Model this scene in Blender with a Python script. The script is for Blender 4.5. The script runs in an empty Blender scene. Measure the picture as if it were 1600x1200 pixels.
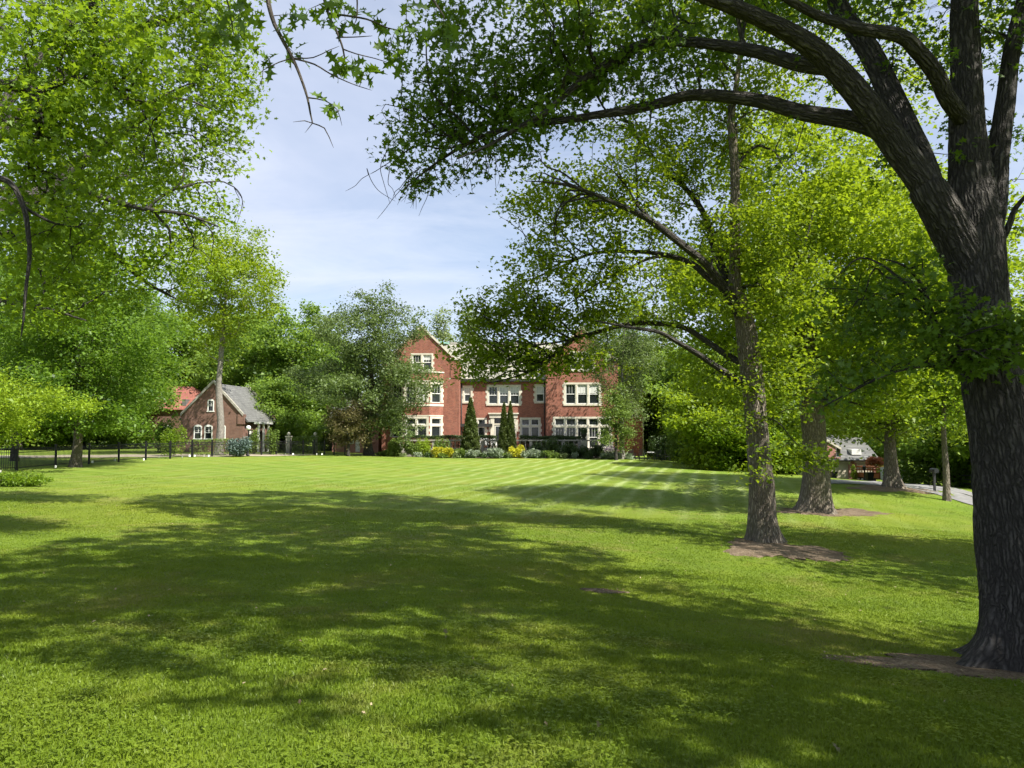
import bpy, math, random
import numpy as np
random.seed(7); RNG = np.random.default_rng(11)
PI = math.pi
sc = bpy.context.scene
COL = sc.collection
F, CX, HY, EYE = 1155.0, 800.0, 670.0, 1.6      # focal length in photo pixels, centre column, horizon row, eye height

def P(px, py, Y):                                # a photo pixel at distance Y -> a point of the place
    return ((px - CX) * Y / F, Y, EYE - (py - HY) * Y / F)

# ---------------------------------------------------------------- terrain
CTRL = np.array([(0,0,-1.6),(0,3.5,-1.75),(-6,4,-1.8),(6,3,-2.1),(5.8,8.8,-2.78),(12,2,-2.7),(-3,9,-2.25),(-12,10,-2.15),(0,14,-2.62),(6.75,20,-3.0),
 (0,24,-2.85),(-14,24,-2.4),(11.8,29,-3.2),(20.5,40,-3.12),(21,36,-3.42),(22.2,35,-3.62),(29,55,-4.05),(34,77,-5.4),(45,60,-5.0),(30,35,-4.0),(26,20,-3.9),
 (0,45,-3.0),(12,50,-3.05),(-26.7,42,-2.36),(-26.3,61,-2.3),(-16,72,-2.57),(-10,78,-2.9),(0,75,-2.95),(12,75,-3.05),(22,75,-3.8),(0,95,-2.9),(-30,80,-2.4),(-60,50,-2.2),
 (-25,20,-2.25),(-60,100,-2.4),(0,140,-3.0),(60,120,-5.5),(-30,-20,-1.5),(30,-20,-3.0),(120,120,-6),(-120,150,-2),(0,300,-3),(250,250,-5),(-250,250,-3),(-250,0,-2),(250,0,-5)], float)
CS = 5.0
def _phi(d2): return np.sqrt(d2 + CS * CS)
_d2 = ((CTRL[:,None,:2] - CTRL[None,:,:2])**2).sum(-1)
_n = len(CTRL)
_A = np.zeros((_n+3,_n+3)); _A[:_n,:_n] = _phi(_d2); _A[:_n,_n] = 1; _A[:_n,_n+1:] = CTRL[:,:2]; _A[_n,:_n] = 1; _A[_n+1:,:_n] = CTRL[:,:2].T
_w = np.linalg.solve(_A, np.concatenate([CTRL[:,2], [0,0,0]]))
def gz(x, y):
    x = np.asarray(x, float); y = np.asarray(y, float)
    sh = x.shape; q = np.stack([x.ravel(), y.ravel()], 1)
    out = np.empty(len(q))
    for i in range(0, len(q), 20000):
        b = q[i:i+20000]
        d2 = ((b[:,None,:] - CTRL[None,:,:2])**2).sum(-1)
        out[i:i+20000] = _phi(d2) @ _w[:_n] + _w[_n] + b @ _w[_n+1:]
    out += EYE + 0.02*np.sin(q[:,0]*1.3+q[:,1]*.7) + 0.015*np.sin(q[:,0]*.5-q[:,1]*1.1)
    return out.reshape(sh) if sh else float(out[0])
def gp(px, py, lo=2.0, hi=140.0):                # where the sight line of a photo pixel meets the ground
    ys = np.linspace(lo, hi, 700)
    xs = (px-CX)*ys/F; zs = EYE-(py-HY)*ys/F
    g = gz(xs, ys); k = np.nonzero(g >= zs)[0]
    i = k[0] if len(k) else len(ys)-1
    return (xs[i], ys[i], g[i])

# ---------------------------------------------------------------- objects
def link(o, parent=None):
    COL.objects.link(o)
    if parent is not None: o.parent = parent
    return o
def empty(name, label, cat, loc, group=None, rz=0):
    o = bpy.data.objects.new(name, None); o.empty_display_size = .3
    o.location = loc; o.rotation_euler[2] = rz
    COL.objects.link(o); tag(o, label, cat, group); return o
def tag(o, label=None, cat=None, group=None, kind=None):
    if label: o['label'] = label
    if cat: o['category'] = cat
    if group: o['group'] = group
    if kind: o['kind'] = kind
    return o
def mesh_np(name, V, counts, idx, mats, smooth=False, attr=None, mi=None):
    me = bpy.data.meshes.new(name)
    V = np.ascontiguousarray(V, np.float32); idx = np.ascontiguousarray(idx, np.int32); counts = np.ascontiguousarray(counts, np.int32)
    me.vertices.add(len(V)); me.vertices.foreach_set('co', V.ravel())
    me.loops.add(len(idx)); me.loops.foreach_set('vertex_index', idx)
    me.polygons.add(len(counts)); st = np.zeros(len(counts), np.int32); st[1:] = np.cumsum(counts)[:-1]
    me.polygons.foreach_set('loop_start', st); me.polygons.foreach_set('loop_total', counts)
    if mi is not None: me.polygons.foreach_set('material_index', np.ascontiguousarray(mi, np.int32))
    me.update(calc_edges=True)
    if smooth: me.polygons.foreach_set('use_smooth', np.ones(len(counts), bool))
    if attr is not None:
        a = me.attributes.new('bk', 'FLOAT_VECTOR', 'POINT'); a.data.foreach_set('vector', np.ascontiguousarray(attr, np.float32).ravel())
    for m in (mats if isinstance(mats, (list, tuple)) else [mats]): me.materials.append(m)
    return me
def mobj(name, me, parent=None, loc=None):
    o = bpy.data.objects.new(name, me); link(o, parent)
    if loc is not None: o.location = loc
    return o

class MB:
    """collects polygons; one mesh object in the end"""
    def __init__(s): s.v = []; s.f = []
    def poly(s, pts): n = len(s.v); s.v += [tuple(p) for p in pts]; s.f.append(tuple(range(n, n+len(pts)))); return s
    def hexa(s, p):
        n = len(s.v); s.v += [tuple(q) for q in p]
        s.f += [tuple(n+i for i in q) for q in ((0,3,2,1),(4,5,6,7),(0,1,5,4),(1,2,6,5),(2,3,7,6),(3,0,4,7))]; return s
    def box(s, x0, x1, y0, y1, z0, z1):
        return s.hexa([(x0,y0,z0),(x1,y0,z0),(x1,y1,z0),(x0,y1,z0),(x0,y0,z1),(x1,y0,z1),(x1,y1,z1),(x0,y1,z1)])
    def prism(s, poly2, fr, d0, d1):             # outline in a wall frame, extruded from depth d0 to d1
        a = [fr(u, z, d0) for u, z in poly2]; b = [fr(u, z, d1) for u, z in poly2]; n = len(a)
        s.poly(a); s.poly(b[::-1])
        for i in range(n): j = (i+1) % n; s.poly([a[i], b[i], b[j], a[j]])
        return s
    def tube(s, pts, r, k=8, r2=None):
        pts = [np.array(p, float) for p in pts]; r2 = r if r2 is None else r2; n0 = len(s.v); m = len(pts)
        for i, p in enumerate(pts):
            t = pts[min(i+1, m-1)] - pts[max(i-1, 0)]; t /= np.linalg.norm(t)+1e-9
            a = np.cross(t, (0,0,1) if abs(t[2]) < .9 else (1,0,0)); a /= np.linalg.norm(a); b = np.cross(t, a)
            rr = r + (r2-r)*i/(m-1)
            for j in range(k): q = 2*PI*j/k; s.v.append(tuple(p + rr*(a*math.cos(q)+b*math.sin(q))))
        for i in range(m-1):
            for j in range(k): s.f.append((n0+i*k+j, n0+i*k+(j+1)%k, n0+(i+1)*k+(j+1)%k, n0+(i+1)*k+j))
        s.f.append(tuple(n0+j for j in range(k))[::-1]); s.f.append(tuple(n0+(m-1)*k+j for j in range(k)))
        return s
    def lathe(s, prof, c=(0,0,0), k=16):
        n0 = len(s.v); m = len(prof)
        for r, z in prof:
            for j in range(k): q = 2*PI*j/k; s.v.append((c[0]+r*math.cos(q), c[1]+r*math.sin(q), c[2]+z))
        for i in range(m-1):
            for j in range(k): s.f.append((n0+i*k+j, n0+i*k+(j+1)%k, n0+(i+1)*k+(j+1)%k, n0+(i+1)*k+j))
        s.f.append(tuple(n0+j for j in range(k))[::-1]); s.f.append(tuple(n0+(m-1)*k+j for j in range(k)))
        return s
    def build(s, name, mat, parent=None, smooth=False, off=None):
        me = bpy.data.meshes.new(name); V = s.v
        if off is not None: V = [(a[0]-off[0], a[1]-off[1], a[2]-off[2]) for a in V]
        me.from_pydata(V, [], s.f); me.update(); me.materials.append(mat)
        if smooth: me.polygons.foreach_set('use_smooth', [True]*len(me.polygons))
        return mobj(name, me, parent)

# ---------------------------------------------------------------- materials
def newmat(name):
    m = bpy.data.materials.new(name); m.use_nodes = True; nt = m.node_tree; nt.nodes.clear()
    out = nt.nodes.new('ShaderNodeOutputMaterial'); return m, nt, out
def N(nt, t, **kw):
    n = nt.nodes.new(t)
    for k, v in kw.items():
        if k.startswith('i_'): n.inputs[k[2:].replace('_', ' ')].default_value = v
        else: setattr(n, k, v)
    return n
def L(nt, a, b): nt.links.new(a, b)
def ramp(nt, src, stops):
    r = N(nt, 'ShaderNodeValToRGB'); e = r.color_ramp.elements
    while len(e) < len(stops): e.new(.5)
    for i, (p, c) in enumerate(stops): e[i].position = p; e[i].color = (*c, 1) if len(c) == 3 else c
    L(nt, src, r.inputs[0]); return r.outputs[0]
def mixc(nt, fac, a, b, mode='MIX'):
    m = N(nt, 'ShaderNodeMix', data_type='RGBA', blend_type=mode)
    for s, v in ((m.inputs[0], fac), (m.inputs[6], a), (m.inputs[7], b)):
        if hasattr(v, 'type') and hasattr(v, 'links'): L(nt, v, s)
        else: s.default_value = v if not isinstance(v, tuple) or len(v) == 4 else (*v, 1)
    return m.outputs[2]
def math_(nt, op, a, b=None, c=None, clamp=False):
    m = N(nt, 'ShaderNodeMath', operation=op); m.use_clamp = clamp
    for s, v in zip(m.inputs, (a, b, c)):
        if v is None: continue
        if hasattr(v, 'links'): L(nt, v, s)
        else: s.default_value = v
    return m.outputs[0]
def noise(nt, vec, scale, detail=4, rough=.55, dist=0):
    n = N(nt, 'ShaderNodeTexNoise'); n.inputs['Scale'].default_value = scale; n.inputs['Detail'].default_value = detail
    n.inputs['Roughness'].default_value = rough; n.inputs['Distortion'].default_value = dist
    if vec is not None: L(nt, vec, n.inputs['Vector'])
    return n.outputs['Fac']
def mapping(nt, vec, scale=(1,1,1), rot=(0,0,0), loc=(0,0,0)):
    m = N(nt, 'ShaderNodeMapping'); m.inputs['Scale'].default_value = scale; m.inputs['Rotation'].default_value = rot; m.inputs['Location'].default_value = loc
    L(nt, vec, m.inputs['Vector']); return m.outputs[0]
def principled(nt, out, col, rough=.6, spec=.5, metal=0, normal=None):
    b = N(nt, 'ShaderNodeBsdfPrincipled')
    for s, v in ((b.inputs['Base Color'], col), (b.inputs['Roughness'], rough), (b.inputs['Metallic'], metal), (b.inputs['Specular IOR Level'], spec)):
        if hasattr(v, 'links'): L(nt, v, s)
        else: s.default_value = (*v, 1) if isinstance(v, tuple) and len(v) == 3 else v
    if normal is not None: L(nt, normal, b.inputs['Normal'])
    if out is not None: L(nt, b.outputs[0], out.inputs['Surface'])
    return b
def bump(nt, h, strength=.5, dist=.02):
    b = N(nt, 'ShaderNodeBump'); b.inputs['Strength'].default_value = strength; b.inputs['Distance'].default_value = dist
    L(nt, h, b.inputs['Height']); return b.outputs[0]
def plain(name, col, rough=.6, var=.12, scale=6, metal=0, bmp=.15, spec=.5):
    m, nt, out = newmat(name); g = N(nt, 'ShaderNodeNewGeometry').outputs['Position']
    n = noise(nt, g, scale); a = tuple(c*(1-var*1.6) for c in col); b = tuple(min(1, c*(1+var)) for c in col)
    principled(nt, out, ramp(nt, n, [(.3, a), (.7, b)]), rough, spec, metal, bump(nt, noise(nt, g, scale*6), bmp, .01)); return m

def leafmat(name, dark, light, trans, tw=.45, scale=.5, gloss=.35):
    """dark / light: the leaves' own colours, young to old; trans: the colour of light through them"""
    m, nt, out = newmat(name)
    g = N(nt, 'ShaderNodeNewGeometry'); oi = N(nt, 'ShaderNodeObjectInfo')
    tc = N(nt, 'ShaderNodeTexCoord').outputs['Object']
    n = noise(nt, tc, scale, 3)
    f = math_(nt, 'ADD', math_(nt, 'MULTIPLY', n, 1.15), math_(nt, 'MULTIPLY', g.outputs['Random Per Island'], .66))
    f = math_(nt, 'ADD', f, math_(nt, 'MULTIPLY', oi.outputs['Random'], .16))
    c = ramp(nt, f, [(.55, dark), (1.15 if False else 1.0, light)])
    t = mixc(nt, .55, c, (*trans, 1))
    p = principled(nt, None, c, .5, gloss)
    tr = N(nt, 'ShaderNodeBsdfTranslucent'); L(nt, t, tr.inputs['Color'])
    mx = N(nt, 'ShaderNodeMixShader'); mx.inputs[0].default_value = tw
    L(nt, p.outputs[0], mx.inputs[1]); L(nt, tr.outputs[0], mx.inputs[2]); L(nt, mx.outputs[0], out.inputs['Surface'])
    return m
def barkmat(name, dark, mid, light, s=1.0, depth=.03, moss=0):
    m, nt, out = newmat(name)
    a = N(nt, 'ShaderNodeAttribute', attribute_name='bk').outputs['Vector']
    wv = N(nt, 'ShaderNodeTexNoise'); wv.inputs['Scale'].default_value = 5*s; wv.inputs['Detail'].default_value = 3; L(nt, a, wv.inputs['Vector'])
    w = N(nt, 'ShaderNodeMix', data_type='VECTOR'); w.inputs[0].default_value = .075; L(nt, a, w.inputs[4]); L(nt, wv.outputs['Color'], w.inputs[5])
    v = mapping(nt, w.outputs[1], (17*s, 17*s, 2.6*s))
    vo = N(nt, 'ShaderNodeTexVoronoi', feature='DISTANCE_TO_EDGE'); L(nt, v, vo.inputs['Vector']); vo.inputs['Scale'].default_value = 1
    e = math_(nt, 'MULTIPLY', vo.outputs['Distance'], math_(nt, 'ADD', math_(nt, 'MULTIPLY', wv.outputs['Fac'], 4.0), .8), clamp=True)
    fine = noise(nt, mapping(nt, a, (60*s, 60*s, 16*s)), 1, 4)
    big = noise(nt, mapping(nt, a, (2.5, 2.5, .8)), 1, 4)
    h = math_(nt, 'ADD', e, math_(nt, 'MULTIPLY', fine, .45))
    c = ramp(nt, math_(nt, 'ADD', math_(nt, 'MULTIPLY', e, .55), math_(nt, 'MULTIPLY', fine, .5)), [(.12, dark), (.45, mid), (.85, light)])
    c = mixc(nt, math_(nt, 'MULTIPLY', big, .5), c, mid)
    if moss: c = mixc(nt, math_(nt, 'MULTIPLY', ramp(nt, noise(nt, a, 1.1, 3), [(.5,(0,0,0)),(.7,(1,1,1))]), moss), c, (.10,.12,.05,1))
    principled(nt, out, c, .85, .25, 0, bump(nt, h, 1.0, depth)); return m

def brickmat(name, c1, c2, mortar, dark=0):
    m, nt, out = newmat(name)
    tc = N(nt, 'ShaderNodeTexCoord').outputs['Object']
    s = N(nt, 'ShaderNodeSeparateXYZ'); L(nt, tc, s.inputs[0])
    cb = N(nt, 'ShaderNodeCombineXYZ'); L(nt, math_(nt, 'ADD', s.outputs[0], s.outputs[1]), cb.inputs[0]); L(nt, s.outputs[2], cb.inputs[1])
    b = N(nt, 'ShaderNodeTexBrick'); L(nt, cb.outputs[0], b.inputs['Vector'])
    for k, v in (('Color1', (*c1,1)), ('Color2', (*c2,1)), ('Mortar', (*mortar,1)), ('Scale', 1.0), ('Mortar Size', .008), ('Bias', -.1), ('Brick Width', .22), ('Row Height', .075)): b.inputs[k].default_value = v
    n = noise(nt, tc, 1.3, 5); n2 = noise(nt, mapping(nt, tc, (2.2,2.2,.25)), 1, 4)
    c = mixc(nt, math_(nt, 'MULTIPLY', n, .7), b.outputs[0], tuple(x*.62 for x in c1)+(1,))
    c = mixc(nt, ramp(nt, n2, [(.45,(0,0,0)),(.8,(.25,.25,.25))]), c, tuple(min(1,x*1.25+.04) for x in c2)+(1,))
    principled(nt, out, c, .85, .3, 0, bump(nt, b.outputs['Fac'], -.4, .01)); return m

def slatemat(name, a, b, rot=0):
    m, nt, out = newmat(name); tc = N(nt, 'ShaderNodeTexCoord').outputs['Object']
    s = N(nt, 'ShaderNodeSeparateXYZ'); L(nt, tc, s.inputs[0]); cb = N(nt, 'ShaderNodeCombineXYZ')
    L(nt, s.outputs[0 if not rot else 1], cb.inputs[0]); L(nt, s.outputs[2], cb.inputs[1])
    br = N(nt, 'ShaderNodeTexBrick'); L(nt, cb.outputs[0], br.inputs['Vector'])
    for k, v in (('Color1', (*a,1)), ('Color2', (*b,1)), ('Mortar', tuple(x*.35 for x in a)+(1,)), ('Scale', 1.0), ('Mortar Size', .012), ('Brick Width', .3), ('Row Height', .2)): br.inputs[k].default_value = v
    c = mixc(nt, ramp(nt, noise(nt, tc, .9, 5), [(.35,(0,0,0)),(.7,(.55,.55,.55))]), br.outputs[0], tuple(x*.6 for x in a)+(1,))
    principled(nt, out, c, .7, .4, 0, bump(nt, br.outputs['Fac'], -.6, .03)); return m

def grassmat(name, blade=False):
    m, nt, out = newmat(name); g = N(nt, 'ShaderNodeNewGeometry'); pos = g.outputs['Position']
    s = N(nt, 'ShaderNodeSeparateXYZ'); L(nt, pos, s.inputs[0]); x, y = s.outputs[0], s.outputs[1]
    cb = N(nt, 'ShaderNodeCombineXYZ'); L(nt, x, cb.inputs[0]); L(nt, y, cb.inputs[1]); p2 = cb.outputs[0]
    big = noise(nt, p2, .11, 4, .6); mid = noise(nt, p2, .9, 5, .65, .3); fine = noise(nt, p2, 14, 4, .7); vf = noise(nt, p2, 60, 3, .7)
    c = ramp(nt, mid, [(.28, (.082,.134,.007)), (.5, (.128,.198,.010)), (.75, (.20,.27,.018))])
    c = mixc(nt, ramp(nt, big, [(.46,(0,0,0)),(.68,(.75,.75,.75))]), c, (.25,.275,.025,1))
    dry = math_(nt, 'MULTIPLY', ramp(nt, noise(nt, p2, .33, 5, .75, .6), [(.52,(0,0,0)),(.70,(1,1,1))]), .75)
    c = mixc(nt, dry, c, (.27,.22,.07,1))
    # mowing lines near the house: each pass lays the blades the other way
    a = math.radians(15)
    u = math_(nt, 'SUBTRACT', math_(nt, 'MULTIPLY', x, math.cos(a)), math_(nt, 'MULTIPLY', y, math.sin(a)))
    wob = math_(nt, 'MULTIPLY', noise(nt, p2, .25, 2), .8)
    def lines(u, per, sharp):
        fr = math_(nt, 'FRACT', math_(nt, 'DIVIDE', math_(nt, 'ADD', u, wob), per))
        return math_(nt, 'POWER', math_(nt, 'SINE', math_(nt, 'MULTIPLY', fr, PI)), sharp)
    l1 = lines(u, 1.25, 8); l3 = lines(u, 2.5, 1.0)
    b = math.radians(-52)
    u2 = math_(nt, 'SUBTRACT', math_(nt, 'MULTIPLY', x, math.cos(b)), math_(nt, 'MULTIPLY', y, math.sin(b)))
    l2 = lines(u2, 2.3, 4)
    far = N(nt, 'ShaderNodeMapRange'); L(nt, y, far.inputs[0]); far.inputs[1].default_value = 22; far.inputs[2].default_value = 40
    xr = N(nt, 'ShaderNodeMapRange'); L(nt, x, xr.inputs[0]); xr.inputs[1].default_value = -8; xr.inputs[2].default_value = 3
    xf = N(nt, 'ShaderNodeMapRange'); L(nt, x, xf.inputs[0]); xf.inputs[1].default_value = 17; xf.inputs[2].default_value = 11
    k = math_(nt, 'MULTIPLY', far.outputs[0], math_(nt, 'ADD', math_(nt, 'MULTIPLY', xr.outputs[0], .7), .3))
    patch = ramp(nt, noise(nt, p2, .5, 3), [(.35,(.25,.25,.25)),(.6,(1,1,1))])
    k1 = math_(nt, 'MULTIPLY', math_(nt, 'MULTIPLY', l1, k), math_(nt, 'MULTIPLY', patch, xf.outputs[0]))
    c = mixc(nt, math_(nt, 'MULTIPLY', k1, 1.15, clamp=True), c, (.42,.47,.20,1))
    c = mixc(nt, math_(nt, 'MULTIPLY', math_(nt, 'MULTIPLY', l3, far.outputs[0]), .35), c, (.15,.27,.03,1))
    c = mixc(nt, math_(nt, 'MULTIPLY', math_(nt, 'MULTIPLY', l2, math_(nt, 'ADD', far.outputs[0], .2)), .22), c, (.29,.35,.07,1))
    if blade:
        c = mixc(nt, ramp(nt, g.outputs['Random Per Island'], [(.0,(.0,.0,.0)),(1,(.38,.38,.38))]), c, (.255,.34,.024,1))
        p = principled(nt, None, c, .5, .35)
        tr = N(nt, 'ShaderNodeBsdfTranslucent'); L(nt, mixc(nt, .5, c, (.28,.38,.03,1)), tr.inputs['Color'])
        mx = N(nt, 'ShaderNodeMixShader'); mx.inputs[0].default_value = .4
        L(nt, p.outputs[0], mx.inputs[1]); L(nt, tr.outputs[0], mx.inputs[2]); L(nt, mx.outputs[0], out.inputs['Surface'])
    else:
        c = mixc(nt, ramp(nt, fine, [(.3,(.35,.35,.35)),(.62,(0,0,0))]), c, (.055,.09,.008,1))
        c = mixc(nt, ramp(nt, vf, [(.4,(0,0,0)),(.75,(.4,.4,.4))]), c, (.24,.31,.06,1))
        principled(nt, out, c, .8, .15, 0, bump(nt, math_(nt, 'ADD', fine, math_(nt, 'MULTIPLY', vf, .6)), .9, .06))
    return m

M = dict(
 lawn=grassmat('lawn_grass'), blade=grassmat('grass_blades', True),
 oak=leafmat('oak_leaves', (.022,.052,.010), (.095,.17,.016), (.25,.40,.015), .42, .55),
 oak2=leafmat('oak_leaves_young', (.052,.10,.010), (.20,.29,.018), (.46,.58,.015), .5, .4),
 oakl=leafmat('oak_leaves_left', (.042,.088,.010), (.165,.265,.018), (.40,.56,.015), .48, .5),
 maple=leafmat('maple_leaves', (.032,.073,.012), (.125,.215,.024), (.30,.49,.025), .45, .35),
 bright=leafmat('yellow_green_leaves', (.10,.17,.012), (.25,.36,.02), (.42,.52,.02), .42, .35),
 dull=leafmat('grey_green_leaves', (.046,.078,.026), (.135,.19,.058), (.25,.34,.07), .38, .5),
 pale=leafmat('pale_green_leaves', (.12,.16,.06), (.26,.32,.13), (.35,.45,.12), .4, .5),
 wood=leafmat('woodland_leaves', (.05,.10,.02), (.185,.29,.045), (.38,.55,.045), .46, .12),
 cedar=leafmat('conifer_sprays', (.035,.058,.014), (.10,.135,.03), (.16,.2,.03), .2, 2.5),
 spruce=leafmat('blue_spruce_needles', (.06,.10,.085), (.15,.21,.18), (.1,.16,.12), .15, 2),
 yellow=leafmat('yellow_shrub_leaves', (.32,.33,.02), (.55,.52,.03), (.6,.6,.03), .35, 2),
 shrub=leafmat('shrub_leaves', (.05,.10,.018), (.17,.25,.045), (.26,.36,.04), .35, 2),
 dshrub=leafmat('dark_shrub_leaves', (.022,.045,.014), (.065,.105,.03), (.1,.18,.03), .25, 2),
 silver=leafmat('silver_shrub_leaves', (.13,.17,.10), (.32,.38,.26), (.3,.4,.2), .3, 2),
 redleaf=leafmat('orange_maple_leaves', (.32,.09,.04), (.55,.20,.09), (.6,.25,.1), .4, 1.5),
 purple=leafmat('iris_petals', (.30,.18,.34), (.55,.42,.58), (.5,.35,.55), .3, 3),
 rust=leafmat('bronze_leaves', (.07,.065,.03), (.17,.15,.06), (.25,.22,.07), .35, .8),
 bark=barkmat('oak_bark', (.010,.009,.008), (.050,.045,.040), (.13,.118,.105), 1.5, .028),
 bark2=barkmat('grey_bark', (.032,.026,.019), (.155,.128,.10), (.38,.33,.26), 1.35, .03, .25),
 bark3=barkmat('pale_bark', (.06,.052,.045), (.22,.20,.175), (.40,.37,.33), 1.2, .015),
 twig=barkmat('twig_bark', (.02,.017,.014), (.06,.05,.04), (.12,.10,.085), 3, .005),
 brick=brickmat('red_brick', (.20,.055,.034), (.40,.125,.075), (.40,.30,.23)),
 brickd=brickmat('brown_brick', (.135,.062,.042), (.24,.115,.08), (.30,.25,.21)),
 brickp=brickmat('pink_brick', (.42,.17,.13), (.52,.24,.19), (.5,.4,.35)),
 stone=plain('limestone_trim', (.62,.57,.46), .8, .12, 2.5),
 stoned=plain('weathered_stone', (.33,.31,.26), .85, .2, 4),
 white=plain('white_paint', (.78,.77,.72), .5, .05, 3),
 slate=slatemat('pale_slate_roof', (.27,.26,.21), (.40,.38,.31)),
 slateg=slatemat('grey_slate_roof', (.125,.125,.12), (.185,.185,.175), 1),
 redtile=slatemat('red_tile_roof', (.27,.095,.07), (.34,.13,.10)),
 copper=plain('green_copper', (.22,.42,.34), .6, .15, 2),
 dark=plain('dark_gutter', (.03,.03,.03), .5),
 black=plain('black_iron', (.012,.013,.014), .45, .2, 20),
 glass=plain('window_glass', (.018,.022,.024), .06, .3, .8, 0, .02, .8),
 blind=plain('window_blind', (.55,.55,.52), .8, .1, 2),
 door=plain('cream_door', (.62,.60,.52), .5, .06, 2),
 garage=plain('garage_door_paint', (.56,.50,.38), .6, .06, 1.5),
 asphalt=plain('driveway_asphalt', (.21,.205,.20), .9, .15, 3, 0, .4),
 gravel=plain('gravel_drive', (.36,.31,.22), .95, .2, 2.5, 0, .5),
 mulch=plain('bed_mulch', (.06,.042,.028), .95, .35, 8, 0, .8),
 paving=plain('terrace_paving', (.36,.34,.30), .85, .12, 2),
 orange=plain('orange_paint', (.42,.13,.06), .5, .15, 3),
 vanwhite=plain('white_vehicle_paint', (.75,.76,.76), .25, .04, 2, 0, .02),
 rubber=plain('tyre_rubber', (.02,.02,.02), .8),
 tarp=plain('white_cushion', (.72,.72,.70), .8),
 globe=plain('lamp_globe', (.85,.84,.80), .3, .03, 2, 0, .02),
 litter=leafmat('dry_leaf_litter', (.10,.065,.035), (.42,.33,.20), (.3,.2,.1), .15, 3),
 flagw=plain('marker_flag_white', (.85,.85,.82), .6, .03),
)
def soilmat():
    m, nt, out = newmat('bare_soil'); g = N(nt, 'ShaderNodeNewGeometry').outputs['Position']
    n1 = noise(nt, g, 1.5, 5, .65); n2 = noise(nt, g, 22, 4, .7); n3 = noise(nt, g, 70, 2)
    c = ramp(nt, n1, [(.3,(.17,.125,.085)),(.7,(.34,.265,.185))])
    c = mixc(nt, ramp(nt, n2, [(.45,(0,0,0)),(.62,(.8,.8,.8))]), c, (.07,.045,.028,1))
    c = mixc(nt, ramp(nt, n3, [(.6,(0,0,0)),(.7,(.7,.7,.7))]), c, (.34,.25,.16,1))
    principled(nt, out, c, .95, .1, 0, bump(nt, math_(nt, 'ADD', n2, n3), 1, .04)); return m
M['soil'] = soilmat()

# ---------------------------------------------------------------- ground
def axis(segs):
    out = []
    for a, b, st in segs: out += list(np.arange(a, b, st))
    out.append(segs[-1][1]); return np.array(out)
gx = axis([(-600,-120,40),(-120,-45,5),(-45,-12,1.0),(-12,16,.35),(16,50,1.0),(50,120,5),(120,600,40)])
gy = axis([(-80,-10,5),(-10,2,1),(2,26,.35),(26,90,.9),(90,160,5),(160,700,40)])
XX, YY = np.meshgrid(gx, gy); ZZ = gz(XX, YY)
nx, ny = len(gx), len(gy)
ii = (np.arange(ny-1)[:,None]*nx + np.arange(nx-1)[None,:]).ravel()
quads = np.stack([ii, ii+1, ii+1+nx, ii+nx], 1)
gm = mesh_np('ground', np.stack([XX.ravel(), YY.ravel(), ZZ.ravel()], 1), np.full(len(quads), 4), quads.ravel(), M['lawn'], True)
tag(mobj('lawn', gm), 'rolling mown green lawn with mowing lines near the house', kind='structure')

def patch(name, label, mat, cx, cy, rx, ry, rot=0, lift=.012, seed=0, cat=None, kind='structure', n=22, rough=.22, dome=.0):
    """an irregular sheet following the ground"""
    r = np.random.default_rng(seed); k = 72; ph = r.uniform(0, 2*PI, 8); am = r.uniform(.3, 1, 8)
    V = [(cx, cy, gz(cx, cy)+lift+dome)]; Fc = []
    for i in range(1, n+1):
        for j in range(k):
            a = 2*PI*j/k; w = 1 + rough*(sum(am[q]*math.sin((q+2)*a+ph[q])/(q+1.6) for q in range(8)) + .35*am[0]*math.sin(17*a+ph[1]+2*math.sin(5*a)) + .3*r.uniform(-1,1)*(i==n))
            ra = i/n*w; x0, y0 = rx*ra*math.cos(a), ry*ra*math.sin(a)
            x = cx + x0*math.cos(rot)-y0*math.sin(rot); y = cy + x0*math.sin(rot)+y0*math.cos(rot)
            V.append((x, y, 0))
    V = np.array(V); V[1:,2] = gz(V[1:,0], V[1:,1]) + lift + np.repeat([dome*(1-(i/n)**2) - (.012+lift)*(i==n) for i in range(1, n+1)], k)
    idx = []; cnt = []
    for j in range(k): idx += [0, 1+j, 1+(j+1)%k]; cnt.append(3)
    for i in range(n-1):
        for j in range(k): a = 1+i*k+j; b = 1+i*k+(j+1)%k; idx += [a, a+k, b+k, b]; cnt.append(4)
    o = mobj(name, mesh_np(name, V, cnt, idx, mat, True)); tag(o, label, cat, None, kind); return o
def strip(name, label, mat, left, right, lift=.02, kind='structure'):
    """a road between two edge lines given on the ground"""
    nL = 60
    def rs(p):
        p = np.array([q[:2] for q in p], float); t = np.concatenate([[0], np.cumsum(np.hypot(*np.diff(p, axis=0).T))]); s = np.linspace(0, t[-1], nL)
        return np.stack([np.interp(s, t, p[:,0]), np.interp(s, t, p[:,1])], 1)
    a, b = rs(left), rs(right); m = 9; V = []
    for i in range(nL):
        for j in range(m): q = a[i]+(b[i]-a[i])*j/(m-1); V.append((q[0], q[1], 0))
    V = np.array(V); V[:,2] = gz(V[:,0], V[:,1]) + lift
    idx = []; 
    for i in range(nL-1):
        for j in range(m-1): k = i*m+j; idx += [k, k+1, k+m+1, k+m]
    o = mobj(name, mesh_np(name, V, np.full((nL-1)*(m-1), 4), idx, mat, True)); tag(o, label, None, None, kind); return o

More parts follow.
